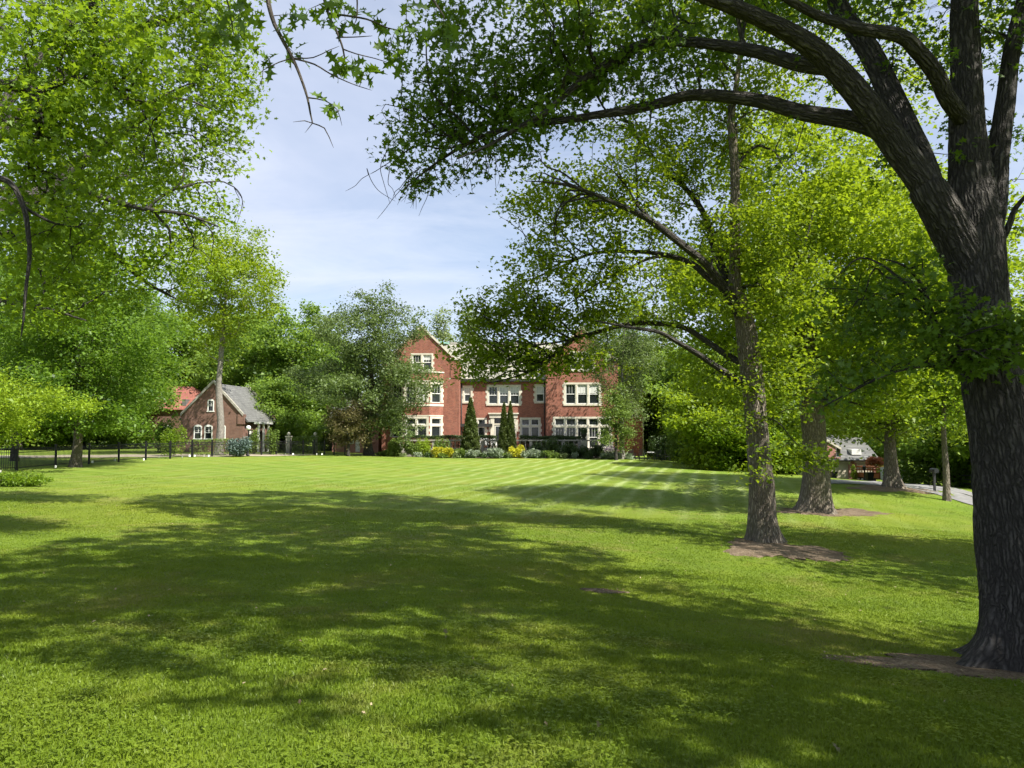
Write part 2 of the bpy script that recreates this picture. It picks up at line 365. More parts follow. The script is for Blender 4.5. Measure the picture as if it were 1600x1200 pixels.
# ---------------------------------------------------------------- leaves
T_QUAD = np.array([(0,0),(.42,.36),(1,0),(.42,-.36)])
_h = [(.02,.02),(.20,.05),(.22,.26),(.34,.09),(.46,.10),(.55,.40),(.62,.13),(.72,.12),(.82,.25),(.84,.07),(1.0,0)]
T_OAK = np.array([(0,0)] + _h + [(x,-y) for x, y in _h[:-1][::-1]])
_h2 = [(.15,.05),(.25,.25),(.38,.09),(.58,.34),(.68,.11),(1.0,0)]
T_OAKS = np.array([(0,0)] + _h2 + [(x,-y) for x, y in _h2[:-1][::-1]])
def leaves_mesh(name, C, size, mat, templ=T_QUAD, up=.7, rng=RNG, droop=.25, D0=None):
    n = len(C); k = len(templ)
    nrm = rng.normal(size=(n,3)); nrm[:,2] = np.abs(nrm[:,2]) + up; nrm /= np.linalg.norm(nrm, axis=1)[:,None]
    d = rng.normal(size=(n,3)) if D0 is None else D0 + rng.normal(size=(n,3))*.45
    d[:,2] -= droop; d -= (d*nrm).sum(1)[:,None]*nrm; d /= np.linalg.norm(d, axis=1)[:,None]+1e-9
    e = np.cross(nrm, d); s = size*rng.uniform(.5, 1.4, n)
    V = C[:,None,:] + (d[:,None,:]*templ[None,:,:1] + e[:,None,:]*templ[None,:,1:2]) * s[:,None,None]
    bend = (templ[None,:,0]**2*-.22 + np.abs(templ[None,:,1])*.25)*s[:,None]
    V = V + nrm[:,None,:]*bend[:,:,None]
    return mesh_np(name, V.reshape(-1,3), np.full(n, k), np.arange(n*k), mat)

# ---------------------------------------------------------------- trees
class Tree:
    def __init__(s, base):
        s.P = np.zeros((60000,3), np.float32); s.par = np.full(60000, -1, np.int32); s.pl = np.zeros(60000, np.float32)
        s.fr = np.zeros(60000, np.float32); s.att = np.ones(60000, bool); s.n = 0; s.base = np.array(base, float); s.tips = []
    def add(s, p, par, r=0, att=True):
        i = s.n; s.P[i] = p; s.par[i] = par; s.fr[i] = r; s.att[i] = att
        s.pl[i] = 0 if par < 0 else s.pl[par] + np.linalg.norm(s.P[i]-s.P[par]); s.n += 1; return i
    def limb(s, pts, rs, par=None, step=.25, att=True, wob=.0, rng=RNG):
        """a smooth limb through given points; starts at node par (or the nearest node)"""
        pts = np.array(pts, float)
        if s.n and par is None: par = int(np.argmin(((s.P[:s.n]-pts[0])**2).sum(1)))
        if s.n: pts = np.vstack([s.P[par], pts]) if np.linalg.norm(s.P[par]-pts[0]) > .02 else pts
        if len(pts) < 2: return par
        rs = list(rs)
        if len(rs) < len(pts): rs = [rs[0]]*(len(pts)-len(rs)) + rs
        Q = np.vstack([2*pts[0]-pts[1], pts, 2*pts[-1]-pts[-2]]); cur = par if s.n else -1
        for i in range(1, len(Q)-2):
            L_ = np.linalg.norm(Q[i+1]-Q[i]); m = max(1, int(round(L_/step)))
            for j in range(0 if (cur == -1) else 1, m+1):
                t = j/m; a, b, c, d = Q[i-1], Q[i], Q[i+1], Q[i+2]
                p = .5*((2*b)+(-a+c)*t+(2*a-5*b+4*c-d)*t*t+(-a+3*b-3*c+d)*t**3)
                if wob: p = p + rng.normal(size=3)*wob*(0 if j == m else 1)
                cur = s.add(p, cur, rs[i-1]+(rs[i]-rs[i-1])*t, att)
        return cur
    def grow(s, A, bf=.25, step=.3, bend=.25, jit=.05, rng=RNG):
        A = np.asarray(A, np.float32)
        if len(A) == 0: return
        B = s.P[:s.n][s.att[:s.n]]
        d = np.full(len(A), 1e9, np.float32)
        for i in range(0, len(B), 200): d = np.minimum(d, ((A[:,None]-B[None,i:i+200])**2).sum(-1).min(1))
        for a in A[np.argsort(d + rng.uniform(0, .3, len(A)))]:
            n = s.n
            if n > 58000: break
            dd = np.sqrt(((s.P[:n]-a)**2).sum(1)); cost = dd + bf*s.pl[:n]; cost[~s.att[:n]] += 1e6
            i = int(np.argmin(cost)); L_ = float(dd[i])
            if L_ < .04: continue
            p0 = s.P[i].astype(float); par = s.par[i]
            t0 = (p0 - s.P[par]) if par >= 0 else np.array([0,0,1.]); t0 /= np.linalg.norm(t0)+1e-9
            c = p0*.5 + a*.5 + t0*bend*L_*.5 + np.array([0,0,.10*L_]) + rng.normal(size=3)*.08*L_
            m = max(1, int(math.ceil(L_/step))); cur = i
            for j in range(1, m+1):
                t = j/m; q = (1-t)**2*p0 + 2*t*(1-t)*c + t*t*a
                if j < m: q = q + rng.normal(size=3)*jit*step
                cur = s.add(q, cur)
            s.tips.append(cur)
    def boughs(s, A, k, r, dmin, dmax, step=.15, rng=RNG, wig=.10):
        """secondary branches: crooked forking limbs from the main limbs into the foliage"""
        A = np.asarray(A, np.float32); A = A[rng.permutation(len(A))]; made = 0
        for a in A:
            if made >= k: break
            n = s.n; dd = np.sqrt(((s.P[:n]-a)**2).sum(1)); dd[(s.fr[:n] < r*.7)] += 1e3
            i = int(np.argmin(dd + .15*rng.random(n))); d = dd[i]
            if not dmin < d < dmax: continue
            p0 = s.P[i].astype(float); par = s.par[i]; t0 = p0-s.P[par] if par >= 0 else np.array([0,0,1.]); t0 /= np.linalg.norm(t0)+1e-9
            m = 5; pts = []; ax = a-p0
            for j in range(1, m+1):
                u = j/m; q = p0+ax*u + t0*d*.30*math.sin(PI*u) + np.array([0,0,.14*d*math.sin(PI*u)]) + rng.normal(size=3)*wig*d*.35*(0 if j == m else 1); pts.append(q)
            r0 = min(s.fr[i]*.7, r); s.limb(pts, [r0*.9, r0*.72, r0*.55, r0*.42, r0*.22], par=i, step=step, rng=rng, wob=step*.05); made += 1
    def radii(s, rt=.006, ex=.42):
        n = s.n; cnt = np.zeros(n); cnt[s.tips] = 1
        has = np.zeros(n, bool); has[s.par[1:n]] = True; cnt[(~has) & (cnt == 0)] = 1
        for i in range(n-1, 0, -1): cnt[s.par[i]] += cnt[i]
        r = rt*np.maximum(cnt, 1)**ex
        for i in range(n):
            if s.fr[i] > 0: r[i] = s.fr[i]
            elif s.par[i] >= 0: r[i] = min(r[i], .8*r[s.par[i]])
        return r
    def wood(s, name, mat, r, rmin=.004, flare=None, ridge=0, sides=(24,9,5,3), parent=None, seed=0, hf=.35, limbmat=None, dark=99):
        n = s.n; kids = [[] for _ in range(n)]
        for i in range(1, n): kids[s.par[i]].append(i)
        main = np.full(n, -1)
        for i in range(n):
            if kids[i]: main[i] = max(kids[i], key=lambda k: (r[k], -k))
        starts = [(0, -1)] + [(k, i) for i in range(n) for k in kids[i] if k != main[i]]
        VV = []; BK = []; IDX = []; MI = []; off = 0; rg = np.random.default_rng(seed+5)
        for st, frm in starts:
            ch = [frm] if frm >= 0 else []
            k = st
            while k >= 0: ch.append(k); k = main[k]
            ch = np.array(ch)
            if len(ch) < 2: continue
            rr = r[ch].copy()
            if frm >= 0: rr[0] = min(r[frm]*.8, rr[1]*1.35)
            if rr.max() < rmin: continue
            rr = np.maximum(rr, rmin*.8)
            p = s.P[ch].astype(float); mx = rr.max()
            K = sides[0] if mx > .1 else sides[1] if mx > .03 else sides[2] if mx > .010 else sides[3]
            if frm < 0: K = sides[0]
            rr[-1] *= .5 if mx < .1 else 1
            t = np.gradient(p, axis=0); t /= np.linalg.norm(t, axis=1)[:,None]+1e-9
            mean = t.mean(0); ref = np.eye(3)[int(np.argmin(np.abs(mean)))]
            u = np.cross(t, ref); u /= np.linalg.norm(u, axis=1)[:,None]+1e-9; v = np.cross(t, u)
            th = np.arange(K)*2*PI/K; ln = np.concatenate([[0], np.cumsum(np.linalg.norm(np.diff(p, axis=0), axis=1))])
            R = np.repeat(rr[:,None], K, 1)
            if mx > .05:
                ph = rg.uniform(0, 6, 6)
                R = R*(1 + .05*np.sin(2*th[None]+ln[:,None]*1.3+ph[0]) + .035*np.sin(3*th[None]-ln[:,None]*2.1+ph[1]) + .02*np.sin(5*th[None]+ln[:,None]*3.7+ph[2]))
            if frm < 0 and flare:
                ph = rg.uniform(0, 6, 4)
                lob = .62 + .38*np.cos(5*th+ph[0]) + .22*np.cos(3*th+ph[1]) + .2*np.cos(8*th+ph[2])
                hh = np.maximum(p[:,2]-s.base[2], -.3)
                R = R*(1 + flare*np.exp(-hh/hf)[:,None]*np.maximum(lob, .25)[None])
            if ridge and mx > .09 and K > 60:
                nr = max(10, int(2*PI*mx/.062)); w = .6*np.sin(ln[:,None]*1.9+2*np.sin(3*th)[None]) + .45*np.sin(ln[:,None]*5.1+np.cos(2*th)[None]*3) + .35*np.sin(ln[:,None]*13+7*th[None]) + .3*np.sin(ln[:,None]*27-11*th[None])
                rd = np.abs(np.sin(th[None]*nr/2 + w*.8))**.6
                brk = .62+.38*np.sin(ln[:,None]*14 + 9*np.sin(th*nr*.37)[None]+3*np.sin(ln[:,None]*5))
                R = R + ridge*(rd*brk-.6)*np.minimum(1, R/.25)
            V = p[:,None] + R[:,:,None]*(u[:,None]*np.cos(th)[None,:,None] + v[:,None]*np.sin(th)[None,:,None])
            VV.append(V.reshape(-1,3)); o_ = rg.uniform(0, 40)
            BK.append(np.stack([rr[:,None]*np.cos(th)[None]+o_, rr[:,None]*np.sin(th)[None]+o_, np.repeat(ln[:,None], K, 1)], -1).reshape(-1,3))
            m = len(ch); a = (np.arange(m-1)[:,None]*K + np.arange(K)[None]).ravel(); b = (np.arange(m-1)[:,None]*K + (np.arange(K)+1)[None] % K).ravel()
            IDX.append(np.stack([a, b, b+K, a+K], 1)+off); off += m*K; MI.append(np.full(len(a), 0 if (frm < 0) else 1)); 
            if frm < 0: MI[-1][:] = np.repeat(p[:-1,2] > s.base[2]+dark, K)
        Q = np.concatenate(IDX)
        return mesh_np(name, np.concatenate(VV)-s.base[None], np.full(len(Q), 4), Q.ravel(), [mat, limbmat or mat], True, np.concatenate(BK), np.concatenate(MI))
    def leaf_pts(s, k, spread, back=2, rng=RNG, dens=None):
        t = np.array(s.tips); out = []
        k = int(k)
        w = rng.random((len(t), k)); q = s.par[t]; q = np.where(q < 0, t, q); q2 = np.where(s.par[q] < 0, q, s.par[q])
        A, B, C = s.P[t][:,None], s.P[q][:,None], s.P[q2][:,None]; w = w[...,None]
        base = np.where(w < .45, A, np.where(w < .8, A+(B-A)*(w-.45)/.35, B+(C-B)*(w-.8)/.2))
        pts = base + rng.normal(size=(len(t), k, 3))*np.array([spread, spread, spread*.6])
        return pts.reshape(-1,3)

def inside(cx, cy, cz, rx, ry, rz, n, rng=RNG, shell=.0):
    q = rng.normal(size=(n,3)); q /= np.linalg.norm(q, axis=1)[:,None]; r = rng.random(n)**(1/3)
    if shell: r = shell + (1-shell)*r
    return q*r[:,None]*np.array([rx,ry,rz]) + np.array([cx,cy,cz])
def mass(px, py, rx, ry, Y, dY, n, rng=RNG):     # a foliage mass: centre and half size in photo pixels at distance Y, half depth dY
    c = P(px, py, Y); return inside(c[0], c[1], c[2], rx*Y/F, dY, ry*Y/F, n, rng)
def pl(pts, Y):                                  # (px,py[,dY]) list -> points
    return [P(p[0], p[1], Y + (p[2] if len(p) > 2 else 0)) for p in pts]

def finish(t, name, label, cat, group, bark, leaf, size, k, spread, templ=T_QUAD, rt=.006, ex=.42, rmin=.004, flare=.6, ridge=0, sides=(24,9,5,3), up=.7, hf=.35, seed=0, bigz=99):
    r = t.radii(rt, ex)
    root = empty(name, label, cat, t.base, group)
    mobj('trunk', t.wood('trunk', bark, r, rmin, flare, ridge, sides, seed=seed, hf=hf, limbmat=M['bark'] if bark is M['bark2'] else None), root)
    C = t.leaf_pts(k, spread) - t.base[None]
    sz = size*(1+.75*np.clip((C[:,2]+t.base[2]-bigz)/1.5, 0, 1))  # leaves above the view are made oversized to cast denser shade
    mobj('crown', leaves_mesh('crown', C, sz, leaf, templ, up), root)
    return root

# ================================================================= the traced trees
def dens_mass(lst, Y, dY, dens, rng):
    out = []
    for m in lst:
        px, py, rx, ry = m[:4]; d = m[4] if len(m) > 4 else 1; yo = m[5] if len(m) > 5 else 0
        area = PI*rx*ry*((Y+yo)/F)**2; out.append(mass(px, py, rx, ry, Y+yo, dY, max(2, int(dens*area*d)), rng))
    return np.concatenate(out)

# --- the big oak on the right
rg = np.random.default_rng(3)
Y1 = 8.8; bx, by = P(1588, 1040, Y1)[:2]; base1 = (bx, by, gz(bx, by))
t = Tree(base1)
def l1(pts, rs, **k): return t.limb(pl(pts, Y1), rs, rng=rg, **k)
t.limb([(bx,by,base1[2]-.35), (bx,by,base1[2]+.1)] + pl([(1584,900),(1572,750),(1553,600),(1541,500),(1537,430),(1536,370),(1530,300,.05),(1528,200,.1),(1530,100,.1),(1530,0,.2),(1536,-120,.4),(1530,-260,.6),(1540,-420,.9)], Y1),
       [.50,.45,.40,.365,.33,.315,.315,.30,.25,.19,.165,.155,.14,.12,.09,.04], step=.045, att=False)
def at(px, py, dy=0): q = np.array(P(px, py, Y1+dy)); return int(np.argmin(((t.P[:t.n]-q)**2).sum(1)))
t.limb(pl([(1505,375,-.05),(1482,325,-.15),(1462,288,-.2)], Y1), [.25,.235,.22,.21], par=at(1536,440), step=.05, att=False)
f1 = t.n-1
t.limb(pl([(1450,240,-.1),(1430,190,0),(1405,130,.3),(1372,60,.6),(1335,0,1.0),(1290,-80,1.5),(1230,-180,2.0),(1150,-260,2.4)], Y1), [.18,.165,.15,.14,.13,.115,.095,.07,.04], par=f1, step=.08, att=False)
t.limb(pl([(1425,235,-.3),(1375,160,-.5),(1315,88,-.7),(1265,45,-.9),(1200,8,-1.1),(1120,-25,-1.3),(1020,-60,-1.5),(920,-90,-1.5)], Y1), [.175,.155,.14,.125,.11,.09,.075,.055,.03], par=f1, step=.08, att=False)
t.limb(pl([(1400,200,-.3),(1350,180,-.2),(1265,165,0),(1200,146,.2),(1120,136,.4),(1080,137,.5),(1040,148,.6),(990,160,.6),(940,168,.7),(880,178,.8),(820,184,.9),(770,198,1),(735,212,1.0),(692,238,1.1),(655,266,1.2),(625,292,1.2)], Y1),
       [.15,.12,.105,.093,.085,.077,.072,.067,.06,.05,.043,.036,.03,.025,.018,.012,.008], par=at(1425,235,-.3), step=.09, att=True)
t.limb(pl([(1255,82,-.4),(1200,65,-.2),(1140,54,0),(1075,48,.3),(1010,52,.5),(960,80,.5),(900,122,.4),(852,165,.3),(806,192,.2),(760,220,.2),(712,240,.1)], Y1), [.11,.095,.08,.07,.06,.055,.05,.042,.035,.028,.02,.01], par=at(1315,88,-.7), step=.09)
t.limb(pl([(960,90,.9),(905,105,1.2),(870,130,1.3),(820,160,1.4),(760,180,1.4),(700,190,1.4),(650,200,1.4)], Y1), [.05,.045,.04,.035,.03,.022,.012,.008], par=at(1010,52,.5), step=.1)
t.limb(pl([(1497,140,-.3),(1480,100,-.5),(1450,60,-.7),(1425,38,-.8),(1360,26,-1),(1290,2,-1.1),(1200,-50,-1.3),(1080,-110,-1.6)], Y1), [.10,.09,.085,.08,.075,.065,.05,.035,.015], par=at(1522,185,.1), step=.09)
t.limb(pl([(1562,330,.1),(1574,240,.2),(1590,150,.3),(1606,60,.4),(1640,-60,.6),(1700,-200,.8)], Y1), [.16,.14,.125,.115,.10,.08,.04], par=at(1540,400), step=.08, att=False)
t.limb(pl([(1585,355,-.1),(1600,320,-.2),(1640,280,-.4),(1720,220,-.6)], Y1), [.05,.04,.03,.02,.012], par=at(1541,440), step=.1)
t.limb(pl([(1488,562,-.35),(1474,528,-.5),(1462,490,-.6),(1446,442,-.7),(1418,412,-.8),(1380,400,-.8)], Y1), [.045,.04,.034,.028,.02,.012,.006], par=at(1552,595), step=.08)
t.limb(pl([(1478,572,-.5),(1440,572,-.8),(1390,584,-1),(1335,610,-1.1),(1285,636,-1.1)], Y1), [.03,.025,.02,.014,.01,.006], par=at(1552,595), step=.08)
t.limb(pl([(1500,540,-.7),(1520,520,-1),(1570,505,-1.2)], Y1), [.02,.018,.012,.006], par=at(1552,595), step=.08)
t.limb(pl([(1440,500,-.3),(1400,470,0),(1340,455,.2)], Y1), [.02,.016,.01,.006], par=at(1474,528,-.5), step=.08)
A1 = np.concatenate([
 dens_mass([(640,235,48,45),(625,190,32,40,.8),(700,185,70,55),(690,120,60,50),(770,160,90,70),(720,250,50,22,.8),(790,225,60,25,.8),(650,270,40,20,.7),(850,120,90,70),(640,115,30,40,.6)], 9.9, .9, 37, rg),
 dens_mass([(760,70,90,70),(880,50,110,60),(980,60,110,70),(1080,30,110,50,.8),(930,120,90,50),(700,30,60,40),(1010,120,60,40,.7),(860,200,60,30,.6),(1080,95,60,30,.5)], 9.4, 1.3, 31, rg),
 dens_mass([(1200,20,90,40,.9),(1300,20,100,30,.7),(1230,110,50,30,.35),(1370,90,60,45,.4),(1440,130,40,50,.35),(1180,190,40,30,.3),(1470,60,50,40,.5),(1520,60,40,70,.5),(1590,50,30,60,.7),(1400,10,60,25,.5),(1560,200,60,60,.35),(1430,260,60,50,.3),(1585,350,30,60,.4),(1250,250,50,30,.3)], 9.2, 1.3, 30, rg),
 dens_mass([(1545,520,60,40,1.1),(1500,560,60,30,.8),(1440,470,70,40,.7),(1400,520,90,40,.7),(1350,580,80,30,.6),(1560,560,60,30,.9),(1330,470,70,40,.5),(1590,515,40,40,.8),(1300,620,50,20,.4),(1430,420,50,30,.5)], 8.1, .6, 62, rg),
 dens_mass([(1000,-90,320,80,.75),(1350,-120,260,90,.7),(1560,-150,200,150,.6),(1150,-260,300,100,.6),(1500,-350,350,120,.6),(1700,-50,120,160,.7),(1750,200,100,120,.5),(750,-60,120,50,.7)], 9.6, 2.6, 22, rg),
 inside(5.4,8.6,12.2,5.9,6.2,3.0,1150,rg,.2), inside(5.6,13.6,12.6,4.2,2.8,1.6,380,rg), inside(7,3,10.8,5,3.5,2.4,420,rg), inside(1.5,5.2,11.2,3.6,3,2,330,rg), inside(8.0,8,9.5,3,4,3,160,rg)])  # upper crown masses out of view, added and placed to shade the lawn
t.boughs(A1[:1500], 75, .032, .5, 2.6, .1, rg)
t.boughs(A1[:1500], 110, .014, .4, 1.5, .1, rg, .16)
t.grow(A1, bf=.08, step=.16, bend=.3, jit=.12, rng=rg)
A_tips = list(t.tips)
for x0_, y0_, n_ in ((640,275,7),(665,262,5),(735,225,6),(760,235,5),(610,250,4)):
    for _ in range(n_):
        e = np.array(P(x0_+rg.normal()*14, y0_+rg.normal()*6, 9.8+rg.normal()*.2)); pp_ = [e]; d = np.array([rg.normal()*.5-.2, rg.normal()*.4, -1.0])
        for _k in range(4): pp_.append(pp_[-1]+d*.10+rg.normal(size=3)*.02); d = d+rg.normal(size=3)*.18
        t.limb(pp_, [.006,.0055,.0045,.004,.003], step=.06, rng=rg)
finish(t, 'oak_tree', 'large oak with dark ridged trunk and spreading limbs, nearest the camera on the right', 'tree', None, M['bark'], M['oak'], .10, 30, .125, T_OAKS, bigz=7.6, rt=.0062, ex=.40, rmin=.0035, flare=1.1, ridge=.022, sides=(160,10,5,3), up=.55, hf=.27, seed=1)

# bare drooping twigs of the same oak are grown above without leaves
# --- the second oak, mid lawn
rg = np.random.default_rng(5)
Y2 = 20.0; bx, by = P(1190, 842, Y2)[:2]; base2 = (bx, by, gz(bx, by)); t = Tree(base2)
def at(px, py, dy=0): q = np.array(P(px, py, Y2+dy)); return int(np.argmin(((t.P[:t.n]-q)**2).sum(1)))
t.limb([(bx,by,base2[2]-.4), (bx,by,base2[2]+.1)] + pl([(1188,800),(1186,740),(1183,680),(1179,620),(1172,560),(1168,510),(1160,475),(1152,450),(1152,400,.1),(1154,330,.2),(1155,260,.3),(1152,200,.3),(1150,178,.3),(1160,120,.4),(1167,60,.5),(1168,0,.6),(1172,-70,.7)], Y2),
       [.43,.39,.34,.31,.30,.295,.285,.25,.22,.18,.15,.13,.12,.11,.10,.075,.06,.045,.02], step=.08, att=False)
A_ = lambda pts, rs, par, **k: t.limb(pl(pts, Y2), [q*.74 for q in rs], par=par, rng=rg, **{'step':.14, **k})
A_([(1142,125,.2),(1130,108,.1),(1105,95,0),(1080,80,0)], [.06,.05,.04,.02,.01], at(1150,178,.3))
A_([(1150,474,-.1),(1132,445,-.3),(1108,412,-.6),(1067,377,-1),(1025,344,-1.3),(992,325,-1.5),(954,308,-1.7),(908,289,-1.9),(862,279,-2),(820,276,-2)], [.2,.19,.17,.145,.13,.11,.09,.07,.05,.03,.015], at(1168,510)); 
A_([(1005,322,-1),(989,300,-.9),(967,266,-.8),(945,248,-.8)], [.07,.06,.05,.03,.015], at(1025,344,-1.3))
A_([(1110,432,0),(1084,409,.3),(1045,396,.6),(993,390,.8),(928,393,1),(882,412,1.1),(830,435,1.2),(795,448,1.2),(760,470,1.2)], [.15,.12,.11,.095,.075,.06,.045,.03,.02,.01], at(1132,445,-.3))
A_([(1012,403,.2),(976,422,0),(934,442,-.2),(889,474,-.4),(862,494,-.5)], [.06,.055,.045,.035,.02,.01], at(1045,396,.6))
A_([(1130,412,.5),(1118,375,.9),(1104,328,1.2),(1074,286,1.5),(1040,256,1.7),(1005,210,1.8),(965,150,1.9)], [.16,.15,.135,.12,.10,.08,.05,.02], at(1155,470))
A_([(1155,565,.2),(1130,550,.3),(1106,533,.5),(1067,510,.7),(1012,504,.8),(976,507,.8),(928,520,.8),(895,530,.8),(862,559,.7),(840,575,.6),(797,591,.5),(757,600,.4)], [.13,.125,.12,.11,.10,.095,.085,.075,.065,.055,.045,.03,.012], at(1172,575))
A_([(853,537,.5),(797,543,.3),(760,550,.2)], [.04,.035,.025,.012], at(895,530,.8))
A_([(935,470,1),(930,440,1.2),(955,415,1.2)], [.03,.025,.02,.01], at(965,506,.8))
A_([(1139,585,-.3),(1090,552,-.7),(1058,533,-1),(1030,518,-1.2),(980,510,-1.4),(930,500,-1.5)], [.12,.11,.10,.085,.07,.05,.02], at(1176,605))
A_([(1230,430,.2),(1262,380,.3),(1280,320,.4)], [.07,.05,.035,.015], at(1155,450))
A_([(1215,660,-.8),(1240,690,-1.2),(1275,718,-1.5)], [.03,.022,.015,.008], at(1181,650))
A2 = np.concatenate([
 dens_mass([(880,290,90,35),(840,330,60,35,.9),(930,330,90,50),(990,280,80,50,.9),(820,400,50,40,.9),(900,400,90,40,.8),(850,440,80,35,.8),(990,350,70,50,.7),(950,440,80,35,.7),(1020,430,60,30,.4)], 19.9, 1.3, 16, rg),
 dens_mass([(780,475,60,35),(745,505,45,30),(830,490,70,40,.8),(760,555,70,30),(820,560,80,35),(890,505,80,30,.9),(870,570,60,22,.9),(950,490,70,25,.6),(740,580,40,20,.7),(920,560,30,20,.5),(1040,500,50,25,.3),(1000,470,50,30,.4)], 20.6, 1.0, 22, rg),
 dens_mass([(1060,250,80,60),(1020,200,80,50,.9),(1110,210,70,60),(960,230,70,45,.7),(1080,310,60,50,.8),(1180,250,60,60,.8),(1120,140,70,50,.8),(1190,150,60,60,.7),(1040,150,60,40,.6),(1170,70,60,50,.6),(1150,0,80,50,.6),(1100,70,50,40,.5)], 21.3, 1.3, 12, rg),
 inside(4.6,18.8,15.4,6.2,6.0,2.8,900,rg,.1), inside(9.5,19.5,12,3,4,3,200,rg),  # first mass: crown top out of view, added and shaped to shade the lawn
 dens_mass([(1165,380,70,60,1.2),(1210,330,60,60,1),(1220,420,60,60,1.2),(1170,470,60,40,1.2),(1130,350,50,40,.9),(1230,500,60,40,1.1),(1200,560,60,40,.9),(1130,610,50,25,.8),(1150,660,50,22,.6),(1240,590,60,30,.8),(1090,470,40,30,.2),(1210,640,50,25,.7),(1260,450,40,50,.9)], 20.2, 1.9, 15, rg),
 dens_mass([(1175,738,32,10,1),(1270,722,45,12,1.4),(1225,700,50,10,.7)], 18.6, .3, 20, rg)])
t.boughs(A2[:-700], 80, .055, 1.0, 4.5, .16, rg)
t.boughs(A2[:-700], 130, .024, .8, 2.6, .16, rg, .16)
t.grow(A2, bf=.08, step=.26, bend=.35, jit=.12, rng=rg)
finish(t, 'oak_tree', 'slender limbed oak with sunlit trunk in a bare soil ring, arching over the lawn', 'tree', None, M['bark2'], M['oak2'], .11, 36, .20, T_QUAD, bigz=13.8, rt=.0095, ex=.40, rmin=.006, flare=.45, ridge=.013, sides=(110,10,5,3), hf=.3, seed=2)

# --- near oak whose limbs reach in at the upper left
rg = np.random.default_rng(8)
YL = 11.5; bx, by = -11.6, 10.5; base3 = (bx, by, gz(bx, by)); t = Tree(base3)
t.limb([(bx,by,base3[2]-.3),(bx,by,base3[2]+1),(bx+.1,by,3),(bx,by,5),(bx+.2,by,7.5),(bx+.1,by,10),(bx+.3,by,13)], [.5,.42,.38,.36,.28,.2,.06], step=.15, att=False)
def at(px, py, Y): q = np.array(P(px, py, Y)); return int(np.argmin(((t.P[:t.n]-q)**2).sum(1)))
def lb(pts, rs, Y, **k): return t.limb(pl(pts, Y), rs, rng=rg, **{'step':.12, **k})
lb([(-250,180,-.5),(-120,130),(0,120),(33,135),(42,165),(44,200),(34,218),(20,240)], [.16,.14,.11,.075,.065,.055,.045,.035,.02], 9.5, par=at(-400,260,10.5))
lb([(66,118,.1),(100,108,.2),(152,120,.4),(200,148,.6),(240,142,.7),(280,144,.8),(320,160,.9)], [.05,.045,.04,.034,.028,.022,.016,.008], 9.5, par=at(34,135,9.5))
lb([(200,148,.6),(222,190,.6),(235,230,.5)], [.02,.018,.012,.006], 9.5, par=at(180,135,10))
lb([(70,90,.1),(82,50,.2),(64,10,.2),(40,-20,.2)], [.03,.026,.02,.015,.01], 9.5, par=at(90,110,9.6))
lb([(-120,270,-.3),(-40,270,0),(0,278),(24,318),(33,360),(37,400),(33,450),(31,500),(28,530)], [.05,.045,.04,.034,.03,.027,.022,.018,.012,.005], 8.6, par=at(-300,300,10.5))
lb([(-150,360,.2),(-40,330,.8),(48,296,1.5),(110,248,2.2),(168,200,2.8),(225,160,3.2),(290,120,3.5)], [.2,.18,.16,.13,.12,.10,.07,.03], 11.5, par=at(-420,420,10.5))
lb([(-60,220,.6),(60,120,1.5),(164,42,2.4),(205,22,2.6),(250,10,2.8),(300,-20,3)], [.17,.15,.12,.09,.08,.06,.03], 11.5, par=at(-420,350,10.5))
lb([(100,0,1.5),(220,-60,2.5),(340,-110,3)], [.1,.09,.06,.03], 11.5, par=at(-60,220,12.1))
A3 = np.concatenate([
 dens_mass([(60,60,80,70),(150,60,90,60),(40,170,60,60),(120,180,90,60),(90,260,90,50,.9),(30,320,60,60,.8),(60,400,70,50,.7),(210,110,70,50,.9),(150,330,60,40,.7),(30,480,40,40,.4),(10,240,30,40)], 9.8, .9, 50, rg),
 dens_mass([(250,40,80,50),(320,40,55,45),(330,110,60,50),(270,150,80,50),(340,180,45,40,.9),(320,230,45,25,.8),(250,230,80,40,.9),(190,250,60,50,.8),(360,90,25,40,.7),(300,0,80,30),(180,180,60,50,.8),(140,10,80,40),(365,140,20,30,.6)], 14, 1.4, 36, rg),
 dens_mass([(120,-80,220,60,.7),(300,-60,100,40,.7),(-100,50,120,150,.6),(-120,250,100,120,.6),(-200,-100,200,120,.5)], 13.5, 1.8, 22, rg)])
t.boughs(A3, 60, .035, .6, 3, .12, rg)
t.boughs(A3, 90, .016, .4, 1.6, .12, rg, .16)
t.grow(A3, bf=.08, step=.18, bend=.3, jit=.12, rng=rg)
finish(t, 'oak_tree', 'oak whose dark limbs and leafy sprays hang in over the upper left of the lawn', 'tree', None, M['bark'], M['oakl'], .115, 24, .16, T_OAKS, rt=.0062, ex=.40, rmin=.004, flare=.6, ridge=0, sides=(30,9,5,3), up=.5, seed=3)

